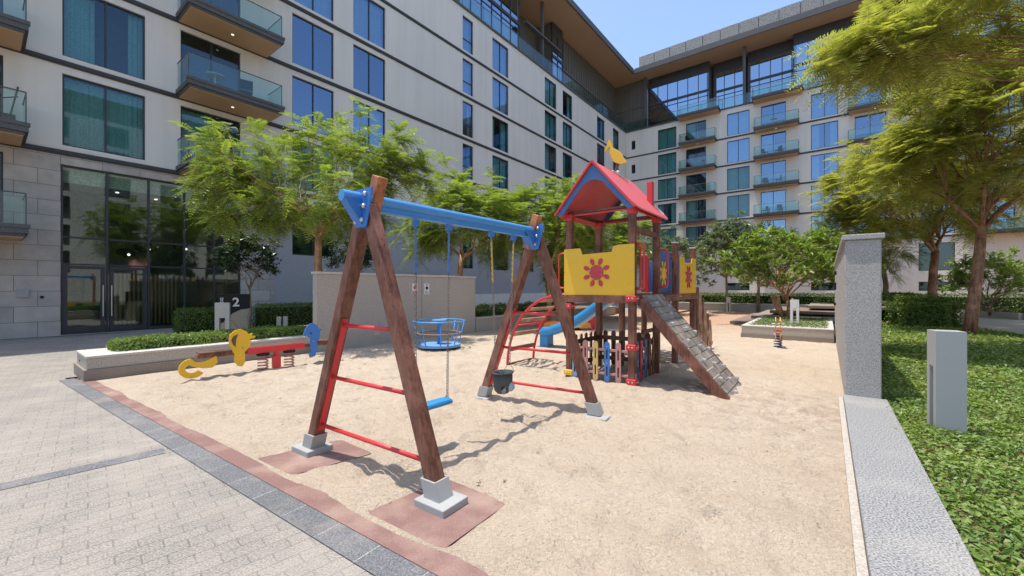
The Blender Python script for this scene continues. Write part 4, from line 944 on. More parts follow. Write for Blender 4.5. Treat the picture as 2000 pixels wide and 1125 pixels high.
m = MB(); m.tube([KC + UZ * .66 - e * .2 - n * .14, KC + UZ * .66 - e * .2 + n * .14], .013, 6); m.build('hand_grip', M['white_paint'], KR)
CC = Vector((2.05, 15.4, 0)); CR = thing('rocker', CC, 'low red rocker with scalloped round ends and orange middle beyond the slide', 'rocker')
m = MB(); e = Vector((1, -.05, 0)).normalized()
def scallop(r_, n_): return [((r_ * (1 + .10 * math.cos(n_ * 2 * math.pi * k / 48))) * math.cos(2 * math.pi * k / 48), (r_ * (1 + .10 * math.cos(n_ * 2 * math.pi * k / 48))) * math.sin(2 * math.pi * k / 48)) for k in range(48)]
for x in (-.95, .95):
    m = MB(); m.prism(scallop(.26, 9), CC + e * x + UZ * .32, e, UZ, .05); m.build('end_board', M['red_paint'], CR)
for q in (-.2, .2):
    m = MB(); m.prism([(-.9, .12), (.9, .12), (.85, .30), (.5, .38), (.0, .30), (-.5, .38), (-.85, .30)], CC + Vector((0, q, 0)), e, UZ, .02); sb = m.build('side_board', M['orange_paint'], CR)
    m = MB()
    for x in (-.6, -.25, .1, .45): m.prism([(x - .06, .14), (x + .1, .14), (x + .03, .30)], CC + Vector((0, q - .013, 0)), e, UZ, .01)
    m.build('pattern', M['yellow_paint'], sb)
m = MB(); m.obox(CC + UZ * .34, e * .8, Vector((0, .2, 0)), UZ * .02); m.build('seat', M['red_paint'], CR)
m = MB(); m.tube([CC - UZ * .03 + e * .4, CC + UZ * .15 + e * .4], .09, 10); m.tube([CC - UZ * .03 - e * .4, CC + UZ * .15 - e * .4], .09, 10); m.build('spring', M['black_paint'], CR)

# ------------------------------------------------------------------ walls, planters, kerbs
PA = Vector((-7.26, 6.94, 0))
def PF(a, b, z): return PA + D2 * a + D1 * b + UZ * z
PL = thing('planter', PA, 'long low stone planter holding a narrow green hedge at the left of the sand', 'planter')
m = MB(); m.fbox(PF, -1.20, .0, .0, 4.0, -.05, .20); m.build('base_course', M['tan_granite'], PL, bevel=.006)
m = MB(); m.fbox(PF, -1.17, -.03, .04, 4.0, .203, .385); m.build('side', M['smooth_render'], PL, bevel=.004)
m = MB(); m.fbox(PF, -1.18, -.02, .03, 4.0, .387, .43); m.build('top', M['cap_stone'], PL, bevel=.006)
m = MB(); m.fbox(PF, -.80, -.75, .03, .035, .26, .30); m.build('vent', M['black_paint'], PL)
WS = thing('wall', PF(0, 4, 0), 'beige rendered garden wall standing behind the merry-go-round', 'wall')
m = MB(); m.fbox(PF, -.20, 0, 4.0, 9.75, -.05, 1.95); m.build('wall_face', M['smooth_render'], WS, bevel=.004)
m = MB(); m.fbox(PF, -.23, .03, 3.97, 9.78, 1.952, 2.01); m.build('coping', M['cap_stone'], WS, bevel=.006)
m = MB(); m.fbox(PF, .0005, .003, 7.30, 7.312, .05, 1.95); m.build('joint', M['slab_grey'], WS)
m = MB(); m.fbox(PF, 0, .02, 5.62, 5.80, .28, .38); m.build('outlet', M['cap_stone'], WS)
def wsign(b, label, red):
    m = MB(); th = thing('notice_sign', PF(.01, b, 1.58), label, 'sign')
    m.fbox(PF, .0, .012, b - .10, b + .10, 1.40, 1.74); m.build('plate', M['white_paint'], th)
    m = MB()
    if red:
        m.fbox(PF, .012, .016, b - .09, b + .09, 1.41, 1.50)
        m.prism([(.055 * math.cos(k * math.pi / 6), .055 * math.sin(k * math.pi / 6)) for k in range(12)], PF(.015, b, 1.62), D1, UZ, .006); m.build('mark', M['red_paint'], th)
        m = MB()
        for k in range(3): m.fbox(PF, .0165, .018, b - .07, b + .07 - .02 * k, 1.43 + .022 * k, 1.438 + .022 * k)
        m.build('text_lines', M['white_paint'], th)
    else:
        m.prism([(.05 * math.cos(k * math.pi / 6), .05 * math.sin(k * math.pi / 6)) for k in range(12)], PF(.015, b, 1.60), D1, UZ, .006)
        for k in range(3): m.fbox(PF, .0125, .016, b - .07, b + .06 - .02 * k, 1.43 + .03 * k, 1.44 + .03 * k)
        m.fbox(PF, .0125, .016, b - .03, b + .03, 1.68, 1.71); m.build('mark', M['black_paint'], th)
wsign(7.03, 'red and white notice on the beige wall', True); wsign(7.50, 'white notice with black mark on the beige wall', False)
PL2 = thing('planter', PF(0, 9.78, 0), 'low beige planter wall continuing from the garden wall to behind the tower', 'planter')
m = MB(); m.fbox(PF, -.30, .0, 9.79, 22, -.05, .48); m.build('side', M['smooth_render'], PL2, bevel=.004)
m = MB(); m.fbox(PF, -.33, .03, 9.79, 22, .482, .53); m.build('top', M['cap_stone'], PL2, bevel=.006)
BB = thing('box_planter', PF(0, 8, 0), 'dark earth bed with low kerb between the garden wall and the left wing', 'planter bed')
m = MB(); m.fbox(PF, -3.4, -.36, 3.6, 24, -.05, .40); m.build('earth', M['soil'], BB)

RFO = Vector((4.70, 5.78, 0))
def RF(a, b, z): return RFO + D2 * a + D1 * b + UZ * z
RWL = thing('wall', RFO, 'rough grey render garden wall seen end on as a tall pillar at the right of the sand', 'wall')
m = MB(); m.fbox(RF, .0, .385, .0, 9.6, -.05, 2.27); m.build('wall_face', M['roughcast'], RWL, bevel=.012)
m = MB(); m.fbox(RF, -.035, .42, -.035, 9.63, 2.272, 2.345); m.build('coping', M['roughcast'], RWL, bevel=.01)
m = MB()
for (b, z, h) in ((6.5, 1.95, .10), (6.9, 1.55, .2), (7.4, 1.1, .08)): m.fbox(RF, -.05, .0, b, b + .12, z, z + h)
m.build('wall_lamp', M['black_paint'], RWL)
KB = thing('kerb', RF(0, -4, 0), 'wide speckled white granite kerb slab in front of the grey pillar', 'kerb')
m = MB(); m.fbox(RF, -.02, .44, -9, -.005, -.05, .10); m.build('slab', M['white_granite'], KB, bevel=.008)
m = MB(); m.fbox(RF, -.075, -.022, -9, .0, -.05, .055); m.build('edge_strip', M['smooth_render'], KB, bevel=.005)
MP = thing('planter', RF(-2.4, 7.4, 0), 'low tan granite planter with grass on top at the right end of the sand', 'planter')
m = MB(); m.fbox(RF, -2.40, -.04, 7.45, 12.6, -.05, .16); m.build('base_course', M['tan_granite'], MP, bevel=.006)
m = MB(); m.fbox(RF, -2.38, -.045, 7.48, 12.6, .163, .37); m.build('side', M['smooth_render'], MP, bevel=.006)
m = MB(); m.fbox(RF, -2.39, -.045, 7.47, 12.6, .372, .41); m.build('top', M['cap_stone'], MP, bevel=.006)
ST_ = thing('stone_steps', RF(-1.5, 14, 0), 'stacked reddish sandstone steps beside the frangipani tree', 'steps')
for i, (a0, a1_, b0, b1, z) in enumerate([(-3.6, .2, 12.7, 20, .15), (-2.9, .3, 13.6, 20, .36), (-2.3, 1.2, 14.8, 20, .57), (-.9, 2.4, 15.8, 20, .80), (.2, 2.6, 17, 20, 1.0)]):
    m = MB(); m.fbox(RF, a0, a1_, b0, b1, z - .13, z); m.build('step', M['step_stone' if i % 2 == 0 else 'tan_granite'], ST_, bevel=.015)
m = MB(); m.fbox(RF, -3.3, 1.0, 13, 20, -.02, .13); m.build('footing', M['tan_granite'], ST_)
RW_ = thing('retaining_wall', BF(14, 19, 0), 'low pale kerb wall closing the far end of the sand', 'wall')
m = MB(); m.fbox(BF, 6, 20.5, 18.3, 18.7, -.05, .50); m.build('wall_face', M['concrete_grey'], RW_, bevel=.01)
m = MB(); m.fbox(BF, 6, 20.5, 18.25, 18.75, .502, .55); m.build('coping', M['cap_stone'], RW_)
m = MB()
sheet('flower_bed', [BF(4, 18.2, 0)[:2], BF(46, 18.2, 0)[:2], BF(46, .2, 0)[:2], BF(1, .2, 0)[:2], BF(-8, 12, 0)[:2]], .02, 'soil')

# right lawn ground, pale path
sheet('lawn', [RF(.44, -9, 0)[:2], RF(.44, 22, 0)[:2], RF(30, 22, 0)[:2], RF(30, -9, 0)[:2]], .03, 'soil')
pth = [(27.2, 27), (22.6, 26.5), (21.2, 22.0), (19.4, 18.4), (17.5, 15.6), (16.6, 13.2), (17.6, 10), (34, 2), (34, 13.9), (28, 17.2), (24.4, 19.6), (25.0, 23)]
sheet('path', pth, .065, 'pale_path')
LK = thing('kerb', (22, 20, 0), 'low pale kerb wall beyond the light path on the right', 'kerb')
m = MB()
pk = [(25.3, 23.2), (24.7, 19.8), (28.2, 17.5), (34.2, 14.2)]
for (p, q) in zip(pk[:-1], pk[1:]): m.bar(Vector((*p, .17)), Vector((*q, .17)), .35, .40)
m.build('kerb_stone', M['cap_stone'], LK)

# ------------------------------------------------------------------ bollard lights and sign board
def bollard(F, a, b, z0, h, wa, wb, slot, mat, label, name='bollard_light'):
    th = thing(name, F(a, b, z0), label, 'bollard light'); m = MB(); s0, s1 = h * .04, h * .67
    if slot == 'front':                                  # slot open through the middle, faces -b
        q = wa * .30; m.fbox(F, a, a + q, b, b + wb, z0, z0 + h); m.fbox(F, a + wa - q, a + wa, b, b + wb, z0, z0 + h)
        m.fbox(F, a + q, a + wa - q, b, b + wb, z0 + s1, z0 + h); m.fbox(F, a + q, a + wa - q, b + wb * .4, b + wb * .6, z0, z0 + s0 + .05)
    else:
        q = wb * .30; m.fbox(F, a, a + wa, b, b + q, z0, z0 + h); m.fbox(F, a, a + wa, b + wb - q, b + wb, z0, z0 + h)
        m.fbox(F, a, a + wa, b + q, b + wb - q, z0 + s1, z0 + h); m.fbox(F, a + wa * .6, a + wa * .7, b + q, b + wb - q, z0, z0 + s1)
    m.build('post', M[mat], th)
    m = MB()
    if slot == 'front': m.fbox(F, a + wa * .31, a + wa * .69, b + .01, b + wb * .9, z0 + s1 - .012, z0 + s1 - .002)
    else: m.fbox(F, a + .01, a + wa * .9, b + wb * .31, b + wb * .69, z0 + s1 - .012, z0 + s1 - .002)
    m.build('lens', M['white_paint'], th); return th
def rfc(x, y):                                           # site coordinates of a ground point
    v = Vector((x, y, 0)) - RFO; return v.dot(D2), v.dot(D1)
be = R(64); e1 = Vector((math.cos(be), math.sin(be), 0)); e2 = Vector((e1.y, -e1.x, 0))
bollard(lambda a, b, z: Vector((4.43, 4.28, 0)) + e2 * a + e1 * b + UZ * z, 0, 0, .03, 1.12, .235, .20, 'side', 'bollard_grey', 'tall grey bollard light standing in the leafy ground cover at the right')
a, b = rfc(9.27, 13.65); bollard(RF, a, b, .41, .80, .24, .15, 'front', 'white_paint', 'white slotted bollard light on the grassy planter in front of the frangipani')
NF = Vector((1, .35, 0)).normalized()
def SF(a, b, z): return Vector((-8.60, 12.0, 0)) + Vector((.86, .50, 0)).normalized() * a + Vector((-.50, .86, 0)).normalized() * b + UZ * z
bollard(lambda a, b, z: Vector((-7.97, 10.98, 0)) + Vector((.9, .43, 0)) * a + Vector((-.43, .9, 0)) * b + UZ * z, 0, 0, 0, 1.20, .33, .16, 'front', 'bollard_beige', 'beige slotted bollard light left of the black number sign')
bollard(lambda a, b, z: Vector((13.4, 25.6, .03)) + D2 * a + D1 * b + UZ * z, 0, 0, 0, 1.0, .22, .2, 'front', 'cap_stone', 'small far bollard light before the hedge of the rear wing')
th = thing('ground_light', (-7.0, 12.55, .35), 'small two-piece beige light box in front of the dark hedge', 'light box')
m = MB(); m.obox((-7.14, 12.55, .56), Vector((.055, .02, 0)), Vector((-.02, .05, 0)), UZ * .16); m.obox((-6.98, 12.62, .56), Vector((.055, .02, 0)), Vector((-.02, .05, 0)), UZ * .16); m.build('box', M['bollard_beige'], th)
m = MB(); m.tube([(-7.06, 12.58, .0), (-7.06, 12.58, .6)], .025, 8); m.build('stake', M['dark_metal'], th)
SB = thing('number_sign', (-8.3, 12.1, 0), 'black topped stone sign board with white number 2 by the lobby', 'sign board')
m = MB(); m.fbox(SF, 0.06, .72, -.045, .045, -.02, .98); m.build('board', M['sign_stone'], SB, bevel=.004)
m = MB(); m.fbox(SF, 0, .78, -.05, .05, .983, 1.42)
m.prism([(0.0, .983), (.72, .983), (.55, .96), (.36, .86), (.22, .72), (.12, .60), (0.0, .52)], SF(0, -.048, 0), (SF(1, 0, 0) - SF(0, 0, 0)), UZ, .008); m.build('header', M['black_paint'], SB)
m = MB(); AXs = (SF(1, 0, 0) - SF(0, 0, 0))
for (x, z) in ((.22, .14), (.44, .14)):
    for s_ in (-1, 1): m.bar(SF(x, -.047, .38 + .0), SF(x - .0 + .13, -.047, .38), .006, .01, AXs) if False else None
    m.bar(SF(x - .10, -.047, .60), SF(x + .10, -.047, .36), .006, .012); m.bar(SF(x + .10, -.047, .36), SF(x - .10, -.047, .10), .006, .012)
m.bar(SF(.08, -.047, .37), SF(.54, -.047, .36), .006, .012); m.bar(SF(.12, -.047, .62), SF(.42, -.047, .64), .006, .010); m.build('arrow_lines', M['step_stone'], SB)
def text(s, size, loc, ax, parent, name, mat, vertical=False):
    cu = bpy.data.curves.new('t', 'FONT'); cu.body = s; cu.size = size; cu.extrude = .003; cu.resolution_u = 4
    cu.offset = size * .02
    o = bpy.data.objects.new('t', cu); COL.objects.link(o); dg = bpy.context.evaluated_depsgraph_get()
    me = bpy.data.meshes.new_from_object(o.evaluated_get(dg)); bpy.data.objects.remove(o)
    a = ax.normalized(); up = UZ
    if vertical: a, up = UZ, -ax.normalized()
    n = a.cross(up); mt = Matrix.Translation(Vector(loc) - ORG[parent.name]) @ Matrix((( a.x, up.x, n.x, 0), (a.y, up.y, n.y, 0), (a.z, up.z, n.z, 0), (0, 0, 0, 1)))
    me.transform(mt); me.materials.clear(); return link_mesh(name, me, M[mat], parent)
text('2', .36, SF(.34, -.055, 1.06), AXs, SB, 'number', 'white_paint'); text('BLDG', .11, SF(.12, -.055, 1.04), AXs, SB, 'lettering', 'white_paint', True)
# intercom plate on the stone
th = thing('intercom', LF(-.62, .03, 1.35), 'small grey intercom and black vent on the stone cladding beside the lobby door', 'intercom')
m = MB(); m.fbox(LF, -.95, -.68, .014, .05, 1.30, 1.58); m.build('plate', M['concrete_grey'], th, bevel=.008); m = MB(); m.fbox(LF, -.45, -.37, .014, .03, 1.26, 1.34); m.build('socket', M['black_paint'], th)

# ------------------------------------------------------------------ plants
def unit(v): return v / np.maximum(np.linalg.norm(v, axis=-1, keepdims=True), 1e-9)
def fronds(P, D, L, npair, plen, pw, droop, rng):
    """pinnate fronds: P,(n,3) base; D,(n,3) direction; L,(n,) length -> quads of narrow leaflets"""
    n = len(P); up = np.array([0, 0, 1.0]); S = unit(np.cross(D, up)); t = (np.arange(npair) + 1.2) / npair
    base = P[:, None] + D[:, None] * (L[:, None, None] * t[None, :, None]) - up * (droop * L[:, None] * t[None] ** 2)[..., None]
    N = unit(np.cross(S, D)); out = []
    prof = plen * np.sin(np.pi * (.12 + .80 * t)) ** .7
    for s in (-1, 1):
        dirv = unit(S * s * .95 + D * .26); dirv = dirv[:, None] + np.zeros_like(base)
        dirv = dirv - up * .18 + rng.normal(0, .07, base.shape); ln = (prof[None] * rng.uniform(.8, 1.15, base.shape[:2]) * (L[:, None] / .6))[..., None]
        tip = base + dirv * ln; wv = D[:, None] * pw * .5
        out.append(np.stack([base - wv * .5, base + dirv * ln * .5 - wv, tip, base + dirv * ln * .5 + wv], axis=2).reshape(-1, 4, 3))
    r0 = P; r1 = P + D * L[:, None] - up * (droop * L)[:, None]; mid = P + D * (L * .5)[:, None] - up * (droop * L * .25)[:, None]
    w_ = N * 0 + S * .004
    out.append(np.stack([r0 - w_, r0 + w_, mid + w_, mid - w_], 1)); out.append(np.stack([mid - w_, mid + w_, r1 + w_ * .4, r1 - w_ * .4], 1))
    return np.concatenate(out)
def rosette_dirs(rng, n, elev, spread):
    a = rng.uniform(0, 2 * np.pi, n); e = rng.normal(elev, spread, n)
    return np.stack([np.cos(a) * np.cos(e), np.sin(a) * np.cos(e), np.sin(e)], 1)
def limbs(rng, fork, tips, k, r0, sag=.12):
    """main limbs from the fork, branches to small clusters of tips, a twig to each tip"""
    mb = MB(); az = np.arctan2(tips[:, 1] - fork[1], tips[:, 0] - fork[0]); order = np.argsort(az)
    def V(p): return Vector([float(q) for q in p])
    for g in np.array_split(order, k):
        c = tips[g].mean(0); e = fork + (c - fork) * .55 + rng.normal(0, .1, 3); mid = fork + (e - fork) * .5 + rng.normal(0, .14, 3)
        mb.tube([V(fork - np.array([0, 0, .15])), V(fork + (mid - fork) * .5 + rng.normal(0, .06, 3)), V(mid), V(e)], [r0, r0 * .78, r0 * .6, r0 * .42], 7)
        pts = tips[g].copy(); nsub = max(2, len(g) // 6); cen = pts[rng.choice(len(pts), nsub, replace=False)].copy()
        for _ in range(4):
            a = np.argmin(((pts[:, None] - cen[None]) ** 2).sum(2), 1)
            for q in range(nsub):
                if (a == q).any(): cen[q] = pts[a == q].mean(0)
        for q in range(nsub):
            if not (a == q).any(): continue
            s0 = mid + (e - mid) * rng.uniform(.0, 1); node = cen[q] + (s0 - cen[q]) * .22; w_ = s0 + (node - s0) * .5 + rng.normal(0, .16, 3)
            mb.tube([V(s0), V(w_), V(node)], [r0 * .36, r0 * .26, r0 * .16], 5, False)
            for tp in pts[a == q]: mb.tube([V(node), V(node + (tp - node) * .5 + rng.normal(0, .06, 3)), V(tp)], [r0 * .13, r0 * .09, .006], 4, False)
    return mb
def crown_tips(rng, c, r, n, low=-.35, inner=.45):
    out = []
    while len(out) < n:
        v = rng.normal(0, 1, 3); v /= np.linalg.norm(v)
        if v[2] < low: continue
        q = rng.uniform(inner, 1) ** .6; lump = 1 + .16 * math.sin(5 * v[0] + 3 * v[1] + c[0]) + .12 * math.sin(7 * v[1] - 4 * v[2])
        out.append([c[0] + v[0] * r[0] * q * lump, c[1] + v[1] * r[1] * q * lump, c[2] + v[2] * r[2] * q * lump])
    return np.array(out)
def feather_tree(name, label, base, fork, c, r, ntips, per, seed, L=(.45, .75), pairs=16, plen=.13, pw=.028, mat='feather_leaf', bark='bark', tr=.12, group=None, k=5, low=-.35, trunk_pts=None, cat='tree', extra=None, droop=.38):
    rng = np.random.default_rng(seed); T = thing(name, base, label, cat, group)
    mb = MB(); pts = [Vector(base) - UZ * .1] + [Vector(p) for p in (trunk_pts or [])] + [Vector(fork)]
    if not trunk_pts:
        a, b = pts; pts = [a, lerp(a, b, .3) + Vector((rng.normal(0, .04), rng.normal(0, .04), 0)), lerp(a, b, .7) + Vector((rng.normal(0, .05), rng.normal(0, .05), 0)), b]
    nn = len(pts); mb.tube(pts, [tr * (1.25 - .35 * i / (nn - 1)) for i in range(nn)], 12); mb.build('trunk', M[bark], T, smooth=True)
    tips = crown_tips(rng, np.array(c), r, ntips, low)
    if extra is not None: tips = np.concatenate([tips] + [crown_tips(rng, np.array(e[0]), e[1], e[2], -.6, .1) for e in extra])
    limbs(rng, np.array(fork), tips, k, tr * .54).build('limbs', M[bark], T, smooth=True)
    P = np.repeat(tips, per, 0) + rng.normal(0, .07, (len(tips) * per, 3)); D = rosette_dirs(rng, len(P), .05, .45)
    out = unit(P - np.array(c)); D = unit(D + out * .45); Ls = rng.uniform(L[0], L[1], len(P))
    quads_mesh('crown', fronds(P, D, Ls, pairs, plen, pw, droop, rng), M[mat], T); return T
def leaf_quads(P, D, N, L, W):                           # folded leaves: two quads each
    S = unit(np.cross(D, N)); L = L[:, None]; W = W[:, None]; mid = P + D * L * .5 - N * L * .02; tip = P + D * L - N * L * .12
    up = N * W * .25
    return np.concatenate([np.stack([P, mid + S * W * .5 + up, tip, mid], 1), np.stack([P, mid, tip, mid - S * W * .5 + up], 1)])
def broad_tree(name, label, base, fork, c, r, ntips, per, seed, L=.24, W=.075, mat='frangipani_leaf', bark='bark', tr=.09, stems=1, low=-.5, k=5, inner=.4, cat='tree', group=None):
    rng = np.random.default_rng(seed); T = thing(name, base, label, cat, group); mb = MB()
    for s in range(stems):
        o = Vector((rng.normal(0, .05 * (stems > 1)), rng.normal(0, .05 * (stems > 1)), 0)); f = Vector(fork) + Vector((rng.normal(0, .35), rng.normal(0, .35), rng.normal(0, .1))) * (1 if stems > 1 else 0)
        mb.tube([Vector(base) + o - UZ * .1, lerp(Vector(base) + o, f, .5) + Vector((rng.normal(0, .06), rng.normal(0, .06), 0)), f], [tr * 1.2, tr, tr * .7], 8)
    mb.build('trunk', M[bark], T, smooth=True)
    tips = crown_tips(rng, np.array(c), r, ntips, low, inner); limbs(rng, np.array(fork), tips, k, tr * .7).build('limbs', M[bark], T, smooth=True)
    P = np.repeat(tips, per, 0) + rng.normal(0, .04, (len(tips) * per, 3)); D = rosette_dirs(rng, len(P), .35, .40)
    N = unit(np.cross(np.cross(D, np.array([0, 0, 1.0])), D)); N = unit(N + rng.normal(0, .15, N.shape)); Ls = rng.uniform(.7, 1.15, len(P)) * L
    quads_mesh('crown', leaf_quads(P, D, N, Ls, Ls / L * W), M[mat], T); return T
def hedge(name, label, F, u0, u1, p0, p1, z0, z1, n, seed, leaf=.05, mat='hedge_leaf', group=None, rough=.05, roundness=.12, cat='hedge'):
    rng = np.random.default_rng(seed); T = thing(name, F((u0 + u1) / 2, (p0 + p1) / 2, z0), label, cat, group)
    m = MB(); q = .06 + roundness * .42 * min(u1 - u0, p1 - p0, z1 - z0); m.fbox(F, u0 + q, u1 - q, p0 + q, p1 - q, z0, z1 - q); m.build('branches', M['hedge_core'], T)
    Lx, Ly, Lz = u1 - u0, p1 - p0, z1 - z0; A = np.array([Lx * Ly, Lx * Lz, Lx * Lz, Ly * Lz, Ly * Lz]); cnt = rng.multinomial(n, A / A.sum()); pts = []; nor = []
    for f, c in enumerate(cnt):
        u, v = rng.uniform(0, 1, c), rng.uniform(0, 1, c); z = np.zeros(c); o = np.ones(c)
        if f == 0: pts.append(np.stack([u * Lx, v * Ly, Lz * o], 1)); nor.append(np.tile([0, 0, 1.], (c, 1)))
        elif f < 3: s = f - 1; pts.append(np.stack([u * Lx, s * Ly * o, v * Lz], 1)); nor.append(np.tile([0, 2. * s - 1, .2], (c, 1)))
        else: s = f - 3; pts.append(np.stack([s * Lx * o, u * Ly, v * Lz], 1)); nor.append(np.tile([2. * s - 1, 0, .2], (c, 1)))
    pts = np.concatenate(pts); nor = np.concatenate(nor)
    ctr = np.array([Lx / 2, Ly / 2, Lz / 2]); e = np.abs(pts - ctr) / ctr; k = (np.sort(e, 1)[:, 1] > .8) * (np.sort(e, 1)[:, 1] - .8) / .2
    mn_ = min(Lx, Ly, Lz); pts = pts + unit(ctr - pts) * (k * roundness * mn_)[:, None]
    wob = np.sin(pts[:, 0] * 5 + seed) * np.sin(pts[:, 1] * 6) * rough * .5 + rng.normal(0, rough * .5, len(pts)); pts = pts + nor * wob[:, None]
    o = F(0, 0, 0); eu, ep = np.array(F(1, 0, 0) - o), np.array(F(0, 1, 0) - o); w0 = np.array(F(u0, p0, z0))
    W_ = w0 + pts[:, :1] * eu + pts[:, 1:2] * ep + pts[:, 2:] * np.array([0, 0, 1.]); Nw = unit(nor[:, :1] * eu + nor[:, 1:2] * ep + nor[:, 2:] * np.array([0, 0, 1.]) + rng.normal(0, .6, pts.shape))
    D = unit(np.cross(Nw, rng.normal(0, 1, pts.shape)) + Nw * .35); Ls = rng.uniform(.7, 1.3, len(pts)) * leaf
    quads_mesh('foliage', leaf_quads(W_, D, Nw, Ls, Ls * .55), M[mat], T); return T
IDF = lambda u, p, z: Vector((u, p, z))
hedge('hedge', 'bright narrow clipped hedge growing in the long left planter', PF, -1.0, -.35, .45, 3.98, .42, .60, 9000, 11, .05, 'cover_leaf', rough=.04, roundness=.25)
hedge('hedge', 'dark shaded clipped hedge between lobby glazing and number sign', LF, 2.5, 4.4, 2.0, 3.2, 0, .84, 5000, 12, .06, 'hedge_leaf')
hedge('hedge', 'dark shaded clipped hedge between the number sign and the beige wall', LF, 5.0, 9.6, 2.0, 3.4, 0, .92, 9000, 13, .06, 'hedge_leaf')
hedge('hedge', 'low green planting in the planter right of the garden wall', PF, -1.0, -.36, 9.9, 17, .38, .85, 7000, 14, .08, 'hedge_leaf', rough=.10, roundness=.4)
hedge('hedge', 'long clipped hedge along the foot of the rear wing', BF, 4, 23, 15.6, 16.8, 0, 1.15, 12000, 15, .11, 'hedge_leaf', rough=.08)
hedge('hedge', 'far clipped hedge beyond the light path at the right edge', BF, 24, 42, 12.5, 13.8, 0, 1.15, 9000, 16, .11, 'hedge_leaf', rough=.10)
hedge('hedge', 'rounded bushy green shrub beside the right path', RF, 1.9, 3.75, 15.1, 16.5, 0, 1.14, 9000, 17, .085, 'hedge_leaf', rough=.14, roundness=.55)
hedge('hedge', 'dark boxy hedge just behind the grey pillar', RF, 1.0, 3.1, 17.2, 20.5, 0, 1.30, 8000, 18, .08, 'hedge_leaf', rough=.06)

feather_tree('feathery_tree', 'broad feathery bright green tree rising behind the beige wall left of the swing', (-5.35, 11.5, .3), (-5.45, 11.55, 3.15), (-5.70, 11.7, 4.65), (2.6, 2.1, 1.85), 150, 11, 21, L=(.36, .66), pairs=11, plen=.15, pw=.036, tr=.10, k=6, low=-.9,
             extra=[((-7.6, 11.2, 4.4), (1.2, 1.0, 1.1), 34), ((-3.5, 12.3, 4.9), (1.3, 1.1, 1.5), 48), ((-4.7, 11.6, 3.8), (1.6, .9, .6), 26), ((-7.0, 11.2, 3.5), (1.3, .7, .4), 18)])
feather_tree('feathery_tree', 'middle feathery tree behind the swing beam above the beige wall', (-2.05, 16.0, .3), (-1.95, 16.0, 2.9), (-2.0, 16.2, 4.3), (2.4, 2.0, 1.6), 135, 11, 22, L=(.5, .85), pairs=12, plen=.17, pw=.045, tr=.11, k=5, low=-.8)
feather_tree('feathery_tree', 'feathery tree left of the play tower roof with a dark thin trunk', (1.55, 17.5, .3), (1.6, 17.5, 2.7), (1.5, 17.6, 4.4), (2.7, 2.2, 2.0), 165, 11, 23, L=(.5, .85), pairs=12, plen=.17, pw=.045, tr=.10, k=5, low=-.8)
feather_tree('feathery_tree', 'dense feathery tree seen between the posts of the play tower', (4.3, 20.8, .1), (4.3, 20.8, 2.2), (3.9, 20.9, 3.5), (2.9, 2.2, 2.2), 200, 11, 24, L=(.5, .85), pairs=12, plen=.19, pw=.055, tr=.12, k=5, low=-.85)
feather_tree('feathery_tree', 'large golden green feathery tree with reddish scarred trunk on the right lawn', (15.4, 13.8, 0), (15.95, 13.9, 3.7), (18.2, 14.3, 6.5), (4.6, 3.6, 3.2), 270, 10, 25, L=(.6, 1.0), pairs=14, plen=.19, pw=.045, mat='feather_leaf_gold', bark='bark_red', tr=.145, k=7, low=-.55,
             trunk_pts=[(15.5, 13.8, .8), (15.75, 13.85, 2.2)], extra=[((15.4, 13.7, 8.4), (2.2, 1.8, 1.1), 42), ((17.8, 14.0, 9.2), (2.5, 2.0, 1.0), 40), ((14.9, 14.2, 6.4), (1.6, 1.4, 1.2), 30)])
feather_tree('feathery_tree', 'tall golden feathery tree with straight trunk behind the grey pillar', (21.2, 20.8, 0), (21.5, 20.8, 3.5), (19.9, 20.6, 6.2), (3.9, 3.2, 3.0), 280, 10, 26, L=(.6, 1.0), pairs=14, plen=.18, pw=.05, tr=.17, mat='feather_leaf_gold', bark='bark_red', k=6, low=-.75)
feather_tree('feathery_tree', 'slender feathery tree nearest behind the grey pillar', (20.6, 22.6, 0), (20.5, 22.6, 2.6), (18.2, 21.6, 3.9), (2.6, 2.4, 1.9), 130, 10, 27, tr=.12, bark='bark_grey', k=5, low=-.8)
feather_tree('feathery_tree', 'near feathery tree whose long fronds hang in from the top right', (13.9, 6.2, 0), (13.4, 6.6, 4.4), (11.0, 8.6, 7.6), (2.9, 2.4, 1.2), 105, 10, 28, L=(.7, 1.1), pairs=18, plen=.17, pw=.034, mat='feather_leaf_gold', bark='bark_red', tr=.11, k=5, low=-.3, extra=[((8.7, 9.6, 7.2), (1.3, 1.1, .8), 40)])
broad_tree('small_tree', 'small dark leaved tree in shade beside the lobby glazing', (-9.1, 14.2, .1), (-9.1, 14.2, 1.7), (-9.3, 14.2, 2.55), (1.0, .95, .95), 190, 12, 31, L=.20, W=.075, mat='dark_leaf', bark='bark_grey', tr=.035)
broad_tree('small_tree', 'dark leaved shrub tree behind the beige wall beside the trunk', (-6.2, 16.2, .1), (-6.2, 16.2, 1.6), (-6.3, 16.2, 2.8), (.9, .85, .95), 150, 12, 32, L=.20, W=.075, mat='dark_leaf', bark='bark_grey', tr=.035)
broad_tree('frangipani', 'wide frangipani tree with many orange brown stems beside the grey pillar', (11.3, 17.0, .3), (11.3, 17.0, 1.25), (11.3, 16.9, 2.55), (2.3, 1.9, 1.3), 430, 14, 33, L=.30, W=.10, tr=.07, stems=6, low=-.65, k=9, inner=.6, bark='bark')
broad_tree('broadleaf_tree', 'pale leaved tree right of the play tower in front of the rear wing', (13.7, 26.0, 0), (13.6, 26.0, 2.4), (13.6, 26.0, 3.9), (1.9, 1.7, 2.2), 260, 15, 34, L=.28, W=.12, mat='grey_green_leaf', bark='bark_grey', tr=.08, low=-.8)
